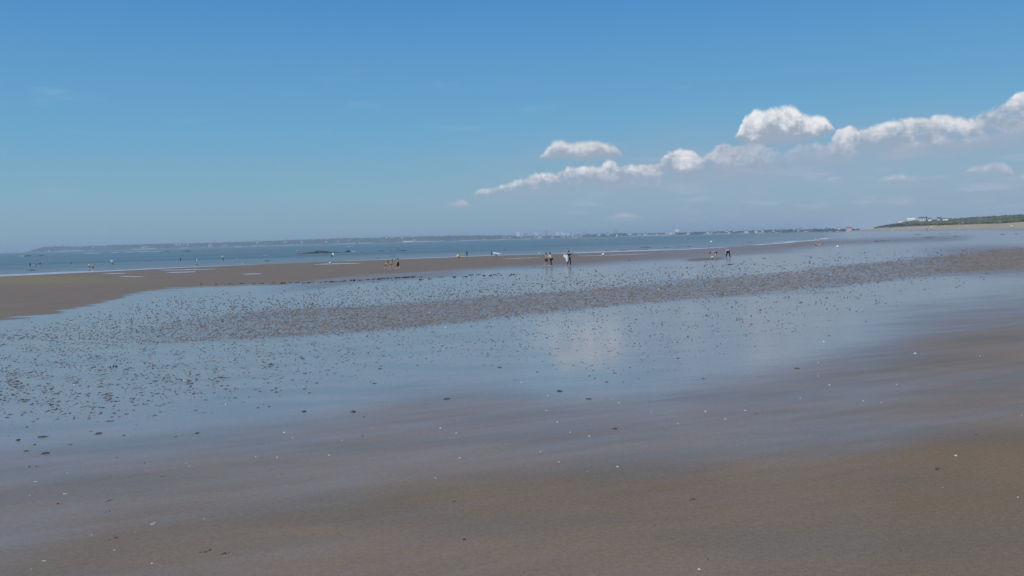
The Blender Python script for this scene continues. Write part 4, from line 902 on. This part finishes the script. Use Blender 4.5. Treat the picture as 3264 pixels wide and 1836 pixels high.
def garment(kind, J, S):
    """skeleton (verts, edges, radii, root) of a piece of clothing over the joints"""
    v, e, r_ = [], [], []
    def add(p, rad): v.append(Vector(p)); r_.append(rad); return len(v) - 1
    def ln(a_, b_): e.append((a_, b_))
    P_ = lambda k: J[k]
    if kind in ('shorts', 'trousers', 'brief', 'legs'):
        f_ = {'shorts': ('kn', .75), 'trousers': ('an', .9), 'legs': ('an', .97), 'brief': ('kn', .12)}[kind]
        c = add(frac(P_('pel'), P_('spi'), .25 if kind != 'brief' else .0), .134 * S)
        for s_ in 'LR':
            h_ = add(P_('hi' + s_), (.098 if kind != 'brief' else .094) * S); ln(c, h_)
            if f_[0] == 'kn': ln(h_, add(frac(P_('hi' + s_), P_('kn' + s_), f_[1]), (.088 if kind == 'shorts' else .088) * S))
            else:
                k_ = add(P_('kn' + s_), .070 * S if kind == 'trousers' else .062 * S); ln(h_, k_); ln(k_, add(frac(P_('kn' + s_), P_('an' + s_), f_[1]), .058 * S if kind == 'trousers' else .046 * S))
        return v, e, r_, c
    if kind in ('shirt', 'tee', 'bra', 'suit'):
        if kind == 'bra':
            c = add(frac(P_('spi'), P_('che'), .62), .134 * S); ln(c, add(frac(P_('spi'), P_('che'), .95), .142 * S)); return v, e, r_, c
        c = add(frac(P_('pel'), P_('spi'), .0), .132 * S); a_ = add(P_('spi'), .118 * S); b_ = add(P_('che'), .146 * S); ln(c, a_); ln(a_, b_)
        for s_ in 'LR':
            if kind == 'suit' or kind == 'shirt' or kind == 'tee':
                h_ = add(P_('sh' + s_), .071 * S); ln(b_, h_)
                if kind == 'tee': ln(h_, add(frac(P_('sh' + s_), P_('el' + s_), .6), .056 * S))
                else:
                    k_ = add(P_('el' + s_), .050 * S); ln(h_, k_); ln(k_, add(frac(P_('el' + s_), P_('wr' + s_), .9), .038 * S))
        return v, e, r_, c
    if kind == 'onepiece':
        c = add(P_('pel'), .136 * S); a_ = add(P_('spi'), .118 * S); b_ = add(frac(P_('spi'), P_('che'), .95), .146 * S); ln(c, a_); ln(a_, b_); return v, e, r_, c
    if kind == 'dress':
        c = add(P_('pel'), .165 * S); a_ = add(P_('spi'), .135 * S); b_ = add(P_('che'), .146 * S); ln(c, a_); ln(a_, b_)
        m_ = (Vector(P_('knL')) + Vector(P_('knR'))) / 2; d_ = add(frac(P_('pel'), m_, .5), .185 * S); ln(c, d_); ln(d_, add(frac(P_('pel'), m_, .92), .19 * S))
        for s_ in 'LR': ln(b_, add(frac(P_('che'), P_('sh' + s_), .7), .06 * S))
        return v, e, r_, c
def tubes_mesh(bm, pts_, rads_, n=6):
    pr = None
    for i, (p, r_) in enumerate(zip(pts_, rads_)):
        d_ = (pts_[min(i + 1, len(pts_) - 1)] - pts_[max(i - 1, 0)]).normalized(); a_ = d_.orthogonal().normalized(); b_ = d_.cross(a_)
        ring = [bm.verts.new(p + (a_ * math.cos(t_) + b_ * math.sin(t_)) * r_) for t_ in np.linspace(0, 2 * math.pi, n, endpoint=False)]
        if pr:
            for j in range(n): bm.faces.new((pr[j], pr[(j+1) % n], ring[(j+1) % n], ring[j]))
        else: bm.faces.new(ring[::-1])
        pr = ring
    bm.faces.new(pr)
def person(at_, height, pose, face, label, skin=0, hair=0, wear=(), hat=None, longhair=False, child=False, sink=0.0, bulk=1.2):
    """face = heading in degrees: 0 looks away from the camera, 90 to the right, 180 at the camera"""
    k = height / 1.72; J = dict(BASE); J.update(POSE[pose])
    root = empty('person', (at_[0], at_[1], at_[2] - sink), -R(face)); tag(root, label, 'person')
    J = {a_: Vector(v) * k for a_, v in J.items()}
    names = list(BASE); idx = {n_: i for i, n_ in enumerate(names)}
    body = skin_obj('body', [J[n_] for n_ in names], [(idx[a_], idx[b_]) for a_, b_ in BONES], [RAD[n_] * k * bulk for n_ in names], idx['pel'], SKIN[skin], root)
    up_ = (J['hed'] - J['nec']).normalized(); fw_ = Vector((0, 1, 0)); fw_ = (fw_ - up_ * fw_.dot(up_)).normalized()
    if pose in ('bend', 'bendwide'): fw_ = Vector((0, .3, -1)).normalized(); fw_ = (fw_ - up_ * fw_.dot(up_)).normalized()
    sd_ = up_.cross(fw_); hk = k * (1.15 if child else 1.0)
    hc = J['hed'] + up_ * .105 * hk + fw_ * .012 * hk; M = Matrix((sd_, fw_, up_)).transposed().to_4x4(); M.translation = hc
    bm = bmesh.new(); bmesh.ops.create_uvsphere(bm, u_segments=14, v_segments=10, radius=1)
    for v in bm.verts:
        x, y, z = v.co; w_ = .078 * (1 - .22 * max(0, -z)); v.co = Vector((x * w_, y * .098 * (1 - .12 * max(0, -z)), z * .122)) * hk
        if abs(x) < .25 and y > .75 and -.35 < z < .2: v.co.y += .022 * hk
    for s_ in (-1, 1):
        e_ = bmesh.ops.create_uvsphere(bm, u_segments=6, v_segments=4, radius=.022 * hk)
        for v in e_['verts']: v.co = Vector((v.co.x * .4 + s_ * .080 * hk, v.co.y, v.co.z * 1.3))
    bmesh.ops.transform(bm, matrix=M, verts=bm.verts)
    for s_ in 'LR':      # hands: palm, four fingers, thumb
        w_, el_ = J['wr' + s_], J['el' + s_]; d_ = (w_ - el_).normalized(); ax = Vector((0, 1, 0)) if abs(d_.y) < .8 else Vector((0, 0, 1)); sdv = (ax - d_ * ax.dot(d_)).normalized(); nr = d_.cross(sdv)
        tubes_mesh(bm, [w_ - d_ * .01 * k, w_ + d_ * .04 * k, w_ + d_ * .085 * k], [.026 * k, .036 * k, .033 * k], 8)
        for i, L in enumerate((.070, .080, .075, .058)):
            b0 = w_ + d_ * .082 * k + sdv * (.027 - .018 * i) * k; tubes_mesh(bm, [b0, b0 + d_ * L * .5 * k + nr * .006 * k, b0 + d_ * L * k + nr * .022 * k], [.0095 * k, .0085 * k, .0065 * k], 5)
        b0 = w_ + d_ * .025 * k + sdv * .028 * k; tubes_mesh(bm, [b0, b0 + (d_ + sdv).normalized() * .032 * k, b0 + (d_ * 1.3 + sdv * .8).normalized() * .062 * k], [.012 * k, .011 * k, .008 * k], 5)
    extra = bpy.data.meshes.new('extra'); bm.to_mesh(extra); bm.free(); body['_x'] = extra.name
    bm = bmesh.new()
    for s_ in (-1, 1):
        e_ = bmesh.ops.create_uvsphere(bm, u_segments=8, v_segments=6, radius=.012 * hk)
        for v in e_['verts']: v.co += Vector((s_ * .030 * hk, .088 * hk, .01 * hk))
    bmesh.ops.transform(bm, matrix=M, verts=bm.verts); bm_obj('eyes', bm, EYE_M, root, True)
    if hair is not None:
        bm = bmesh.new(); bmesh.ops.create_uvsphere(bm, u_segments=14, v_segments=10, radius=1)
        for v in bm.verts:
            x, y, z = v.co; v.co = Vector((x * .088, y * .106 - .018, z * .128 + .014)) * hk
            if y > .35 and z < .45: v.co.y -= .075 * hk; 
            if longhair and z < -.1: v.co.z -= .14 * hk * -z; v.co.y -= .02 * hk
        bmesh.ops.transform(bm, matrix=M, verts=bm.verts); bm_obj('hair', bm, HAIR[hair], root, True)
    if hat:
        bm = lathe([(.118, .035), (.125, .045), (.096, .055), (.094, .10), (.075, .135), (.01, .15)], 16)
        for v in bm.verts: v.co *= hk
        bmesh.ops.transform(bm, matrix=M, verts=bm.verts); bm_obj('hat', bm, CL[hat], root, True)
    for g_, c_ in wear:
        v, e, r_, ri = garment(g_, J, k * bulk); nm = {'legs': 'wetsuit_legs', 'suit': 'wetsuit_top', 'brief': 'swim_brief', 'bra': 'bikini_top', 'onepiece': 'swimsuit', 'tee': 't_shirt'}.get(g_, g_)
        skin_obj(nm, v, e, r_, ri, CL[c_], root)
    return root, J
def on_sand(x, y): return hit(x, y)
def in_sea(x, y): return hit(x, y, 0.0)
person(on_sand(1230, 861.5), 1.42, 'stoopwalk', 80, 'bare-chested child in dark swim shorts, leftmost of three walkers, leaning forward', 0, 0, [('brief', 'brick')], child=True, bulk=1.3)
person(on_sand(1249, 861.5), 1.58, 'stride', 85, 'person in a red bikini striding in the middle of the three walkers', 0, 0, [('bra', 'red'), ('brief', 'red')], longhair=True, bulk=1.3)
person(on_sand(1268, 861), 1.68, 'walk', 80, 'person in a short black sleeveless dress, rightmost of the three walkers', 2, 0, [('dress', 'black')], longhair=True, bulk=1.25)
pD, _ = person(on_sand(1741, 848.5), 1.72, 'walk', 60, 'person in mauve top and black shorts with white shoes, left of the couple', 1, 0, [('tee', 'mauve'), ('shorts', 'black')])
for s_ in (-1, 1):
    bm = bmesh.new(); e_ = bmesh.ops.create_uvsphere(bm, u_segments=10, v_segments=6, radius=.055)
    for v in bm.verts: v.co = Vector((v.co.x + s_ * .10, v.co.y * 2.4 + (.33 if s_ > 0 else -.22), max(v.co.z, -.03) + .07))
    bm_obj('shoe', bm, CL['white'], pD, True)
person(on_sand(1758, 849), 1.82, 'reach', -60, 'person in a cream top and navy trousers holding the arm of the one in mauve', 0, 0, [('shirt', 'cream'), ('trousers', 'navy')], longhair=True)
pc = on_sand(1814, 847); pF, JF = person(pc, 1.90, 'carry', 25, 'person in a black wetsuit carrying a white board and a long pole', 1, 1, [('suit', 'neoprene'), ('legs', 'neoprene')])
def board(name, at_, L, W_, T_, rot, label, material=None, parent=None, cat='board'):
    bm = bmesh.new(); rows = []; n = 12
    for i in range(n + 1):
        u = i / n - .5; w_ = W_ / 2 * max(.12, (1 - (abs(u) * 2) ** 2.8)) ** .7; r2_ = .06 * (u * 2) ** 4
        rows.append([bm.verts.new((a_ * w_, u * L, b_ * T_ / 2 + r2_)) for a_, b_ in ((-1, 0), (-.7, 1), (.7, 1), (1, 0), (.7, -1), (-.7, -1))])
    for a_, b_ in zip(rows[:-1], rows[1:]):
        for j in range(6): bm.faces.new((a_[j], a_[(j+1) % 6], b_[(j+1) % 6], b_[j]))
    bm.faces.new(rows[0]); bm.faces.new(rows[-1][::-1])
    root = empty(name, at_); bm_obj('deck', bm, material or WB, root, True); root.rotation_euler = rot
    bm = bmesh.new(); vs = [bm.verts.new(p) for p in ((-.01, -L*.40, -T_/2+.02), (-.01, -L*.32, -T_/2+.02), (-.01, -L*.40, -T_/2-.14), (.01, -L*.40, -T_/2+.02), (.01, -L*.32, -T_/2+.02), (.01, -L*.40, -T_/2-.14))]
    for f in ((0,1,2),(5,4,3),(0,3,4,1),(1,4,5,2),(2,5,3,0)): bm.faces.new([vs[i] for i in f])
    bm_obj('fin', bm, DK, root); tag(root, label, cat); return root
board('bodyboard', pc + Vector((-.24, -.20, .98)), .95, .40, .07, (R(78), R(8), R(20)), 'white board held under the arm of the person in the black wetsuit')
board('bodyboard', pc + Vector((-.50, .02, 1.26)), .48, .38, .06, (R(80), R(-10), R(10)), 'smaller white round board behind the one carried by the wetsuit wearer')
bm = bmesh.new(); tubes_mesh(bm, [Vector((-.95, 0, .28)), Vector((0, 0, .02)), Vector((1.0, 0, -.35))], [.022, .026, .02], 8)
tag(bm_obj('pole', bm, ROPE, None, True, pc + Vector((.2, .05, 1.52))), 'long thin tan pole over the shoulder of the wetsuit wearer', 'pole')
person(on_sand(2280, 826), 1.62, 'bend', -75, 'person in a black bikini bending down beside the white and blue ball', 0, 0, [('bra', 'black'), ('brief', 'black')], longhair=True)
person(on_sand(2321, 823), 1.74, 'bendwide', 0, 'person in a white top and black trousers bending over with legs apart', 2, 0, [('tee', 'white'), ('trousers', 'black')])
person(on_sand(2600, 778.5), 1.95, 'armfront', 200, 'pale person with a white cap standing behind the crouching one in red', 0, 1, [('brief', 'mauve')], hat='white')
person(on_sand(2602, 785), 1.80, 'crouch', 150, 'person in red crouching on the far flat sand at right', 2, 1, [('tee', 'red'), ('shorts', 'red')], bulk=1.35)
person(on_sand(2612.5, 784.5), .80, 'stand', 180, 'small child in white next to the crouching person in red', 2, 1, [('dress', 'white')], child=True)
# in the water
person(in_sea(96, 848), 1.70, 'armfront', 100, 'dark bather in the sea at far left, holding a white board', 1, 0, [('suit', 'neoprene'), ('legs', 'neoprene')], sink=.55)
board('surfboard', in_sea(104.5, 847.5) + Vector((0, 0, .22)), 1.15, .5, .10, (R(0), R(12), R(82)), 'small white board floating beside the far left dark bather')
person(in_sea(116, 847), 1.60, 'stand', 200, 'small dark bather deep in the water right of the white board, far left', 1, 0, [('suit', 'neoprene')], sink=1.05)
person(in_sea(127.5, 843), 1.72, 'stand', 170, 'dark bather with a white cap, standing up right of the far left board', 0, 0, [('suit', 'neoprene'), ('legs', 'neoprene')], hat='white', sink=.65)
person(in_sea(226, 840.5), 1.70, 'stand', 190, 'lone dark bather with a white cap between the left pair and the shore pair', 0, 0, [('suit', 'neoprene'), ('legs', 'neoprene')], hat='white', sink=.85)
person(in_sea(284.5, 857), 1.60, 'walk', 190, 'wader in a bright lime top at the water edge, left of two', 0, 0, [('shirt', 'lime'), ('shorts', 'green')], sink=.16, bulk=1.25)
person(in_sea(296, 861), 1.66, 'walk', 150, 'wader in a pale pink top and dark shorts, right of the one in lime', 2, 0, [('shirt', 'pink'), ('shorts', 'black')], sink=.08)
p_ = in_sea(358.5, 842.5); person(p_, 1.60, 'armsup', 180, 'dark bather holding up a pale triangular board at left', 1, 0, [('suit', 'neoprene')], sink=1.02)
bm = bmesh.new(); vs = [bm.verts.new(v) for v in ((-.62, 0, .95), (.42, 0, 1.0), (.10, 0, .10), (-.62, .07, .95), (.42, .07, 1.0), (.10, .07, .10))]
for f in ((0,2,1),(3,4,5),(0,1,4,3),(1,2,5,4),(2,0,3,5)): bm.faces.new([vs[i] for i in f])
tag(bm_obj('kite_board', bm, CL['cream'], None, False, p_ + Vector((-.1, -.25, .42))), 'pale cream triangular board held up above the water at left', 'board')
person(in_sea(478.5, 833.5), 1.60, 'stand', 120, 'swimmer showing only head and shoulders, left of a close pair', 1, 0, [('onepiece', 'navy')], sink=1.18)
person(in_sea(482.5, 833.5), 1.62, 'stand', 240, 'swimmer showing only head and shoulders, right of a close pair', 0, 0, [('onepiece', 'black')], sink=1.2)
person(in_sea(495.5, 833), 1.60, 'stand', 180, 'faint lone swimmer just right of the close pair', 1, 1, [('onepiece', 'green')], sink=1.15)
person(in_sea(576, 831.5), 1.70, 'stand', 100, 'slim dark bather standing alone, left of the one with the white board', 1, 0, [('suit', 'neoprene'), ('legs', 'neoprene')], sink=.45)
person(in_sea(624, 832), 1.75, 'stand', 140, 'dark bather with a white board at the right side, left part of the sea', 1, 0, [('suit', 'neoprene'), ('legs', 'neoprene')], sink=.5, bulk=1.1)
board('bodyboard', in_sea(626.5, 832) + Vector((.1, -.2, .45)), 1.0, .4, .07, (R(84), R(6), R(20)), 'white board standing on edge beside the dark bather, left sea')
person(in_sea(711.5, 830), 1.66, 'reach', 230, 'bather with a pale board held high and another low, middle left sea', 1, 0, [('suit', 'neoprene'), ('legs', 'neoprene')], sink=.55)
board('bodyboard', in_sea(709, 826) + Vector((0, 0, 1.0)), .7, .4, .07, (R(70), R(30), R(10)), 'pale board held up in front of the bather, middle left sea')
person(in_sea(755.5, 828), 1.66, 'stand', 180, 'pale bather in pinkish top, waist deep, left of two pale ones', 2, 1, [('tee', 'pink')], sink=.75)
person(in_sea(828, 822), 1.68, 'stand', 160, 'pale bather in dark trunks, waist deep, right of two pale ones', 2, 0, [('brief', 'black')], sink=.85)
board('surfboard', in_sea(845.5, 813.5) + Vector((0, 0, .05)), 2.0, .55, .10, (0, R(4), R(86)), 'white board floating flat in the sea left of the reef')
person(in_sea(957.5, 813), 1.70, 'reach', 120, 'left of two pale bathers wading in front of the reef tip', 2, 0, [('shorts', 'black')], sink=.6)
person(in_sea(964.5, 813), 1.66, 'reach', 250, 'right of two pale bathers wading in front of the reef tip', 2, 1, [('brief', 'black')], sink=.6, bulk=1.15)
p_ = in_sea(1058, 819.5); person(p_, 1.66, 'armfront', 200, 'dark bather with a white cap holding the lower edge of a board by the reef', 1, 0, [('suit', 'neoprene'), ('legs', 'neoprene')], hat='white', sink=.65, bulk=1.15)
p_ = in_sea(1063.5, 817); person(p_, 1.74, 'stand', 160, 'dark bather standing behind the large white board by the reef', 1, 0, [('suit', 'neoprene'), ('legs', 'neoprene')], sink=.5)
board('surfboard', p_ + Vector((-.1, -.35, .85)), 1.25, .62, .10, (R(78), R(-28), R(0)), 'large white board held upright by two bathers in front of the reef')
person(in_sea(950.5, 803.5), 1.60, 'wave', 180, 'small dark figure under the white wing shape at the left tip of the reef', 1, 0, [('suit', 'neoprene')], sink=.9)
board('surfboard', in_sea(949, 803.5) + Vector((-.3, 0, 1.1)), 1.7, .5, .12, (R(0), R(-14), R(84)), 'white board carried flat overhead near the left tip of the reef')
person(in_sea(1268.5, 797), 1.60, 'walk', 80, 'lone dark figure standing on the low black rock at the end of the reef', 1, 0, [('suit', 'neoprene'), ('legs', 'neoprene')], sink=.0)
person(in_sea(1488.5, 818.5), 1.74, 'walk', 20, 'dark figure with a pale bag walking at the water edge right of the yellow buoy', 1, 0, [('suit', 'neoprene'), ('legs', 'neoprene')])
p_ = in_sea(1582, 816.5); person(p_, 1.62, 'carry', 280, 'dark figure under the middle of the long white board at the water edge', 1, 0, [('suit', 'neoprene'), ('legs', 'neoprene')], sink=.35)
p2 = in_sea(1567.5, 812.5); person(p2, 1.70, 'carry', 280, 'dark figure at the high left end of the long white board', 1, 0, [('suit', 'neoprene'), ('legs', 'neoprene')], sink=.45)
board('surfboard', p_ + Vector((.05, -.3, .78)), 2.55, .62, .12, (R(0), R(0), R(0)), 'long white board carried slanting down to the right at the water edge').rotation_euler = (R(-19), R(60), R(-90))
person(in_sea(1610.5, 796.5), 1.70, 'stand', 200, 'lone dark swimmer with a pale float, right of the long white board', 1, 0, [('suit', 'neoprene')], sink=.95)
# the far beach on the right
FARP = [(2955,735,'black','stand','dark standing figure on the far beach under the dune wood'),(2788.5,743,'white','crouch','white-clad figure bent double on the far flats, right of three'),(2770,744,'white','stand','small pale figure on the far flats below the others, left end of beach'),(2750,741.5,'white','crouch','pale crouching figure at the left end of the far beach')]
for x, y, c_, ps, lab in FARP: person(on_sand(x, y), 1.7, ps, random.uniform(0, 360), lab, 0, 0, [('shirt', c_), ('trousers', 'black' if c_ == 'black' else 'cream')])
def parasol(x, y, wpx, lab, c_='white'):
    p = hit(x, y); W_ = wpx * 1.25 * mpp(p); root = empty('beach_parasol', p); tag(root, lab, 'parasol'); h_ = max(1.4, W_ * .8)
    bm = bmesh.new(); tubes_mesh(bm, [Vector((0, 0, -.2)), Vector((0, 0, h_))], [.025, .02], 6); bm_obj('pole', bm, ROPE, root)
    bm_obj('canopy', lathe([(W_ / 2, h_ - .35), (W_ * .35, h_ - .12), (W_ * .12, h_ + .02), (.01, h_ + .05)], 12), CL[c_], root, True)
for x, y, w_, lab in ((2888,722,6,'low white parasol highest on the far beach, leftmost'),(2898,733,4,'tiny pale parasol below the leftmost one on the far beach'),(2969,730,8,'wide white parasol in the middle of the far beach'),
  (3070,715.5,5,'bright white parasol at the foot of the green dune wood'),(3224,730,6,'white parasol nearest the right edge of the far beach'),(3011,727,4,'tiny pale parasol right of the wide white one'),(3085,728,4,'tiny pale parasol below the one at the wood edge'),(2845,741,4,'small white parasol at the left end of the far beach')):
    parasol(x, y, w_, lab)

# bake the skinned bodies and clothes in one go
bpy.context.view_layer.update(); dg = bpy.context.evaluated_depsgraph_get()
for o, m_ in PENDING:
    me = bpy.data.meshes.new_from_object(o.evaluated_get(dg)); xn = o.get('_x')
    if xn:
        bm = bmesh.new(); bm.from_mesh(me); bm.from_mesh(bpy.data.meshes[xn]); bm.to_mesh(me); bm.free(); del o['_x']; bpy.data.meshes.remove(bpy.data.meshes[xn])
    me.materials.clear(); me.materials.append(m_); me.polygons.foreach_set('use_smooth', [True] * len(me.polygons)); me.polygons.foreach_set('material_index', [0] * len(me.polygons))
    me.name = o.name; o['_b'] = 1; o.modifiers.clear(); o.data = me; del o['_b']
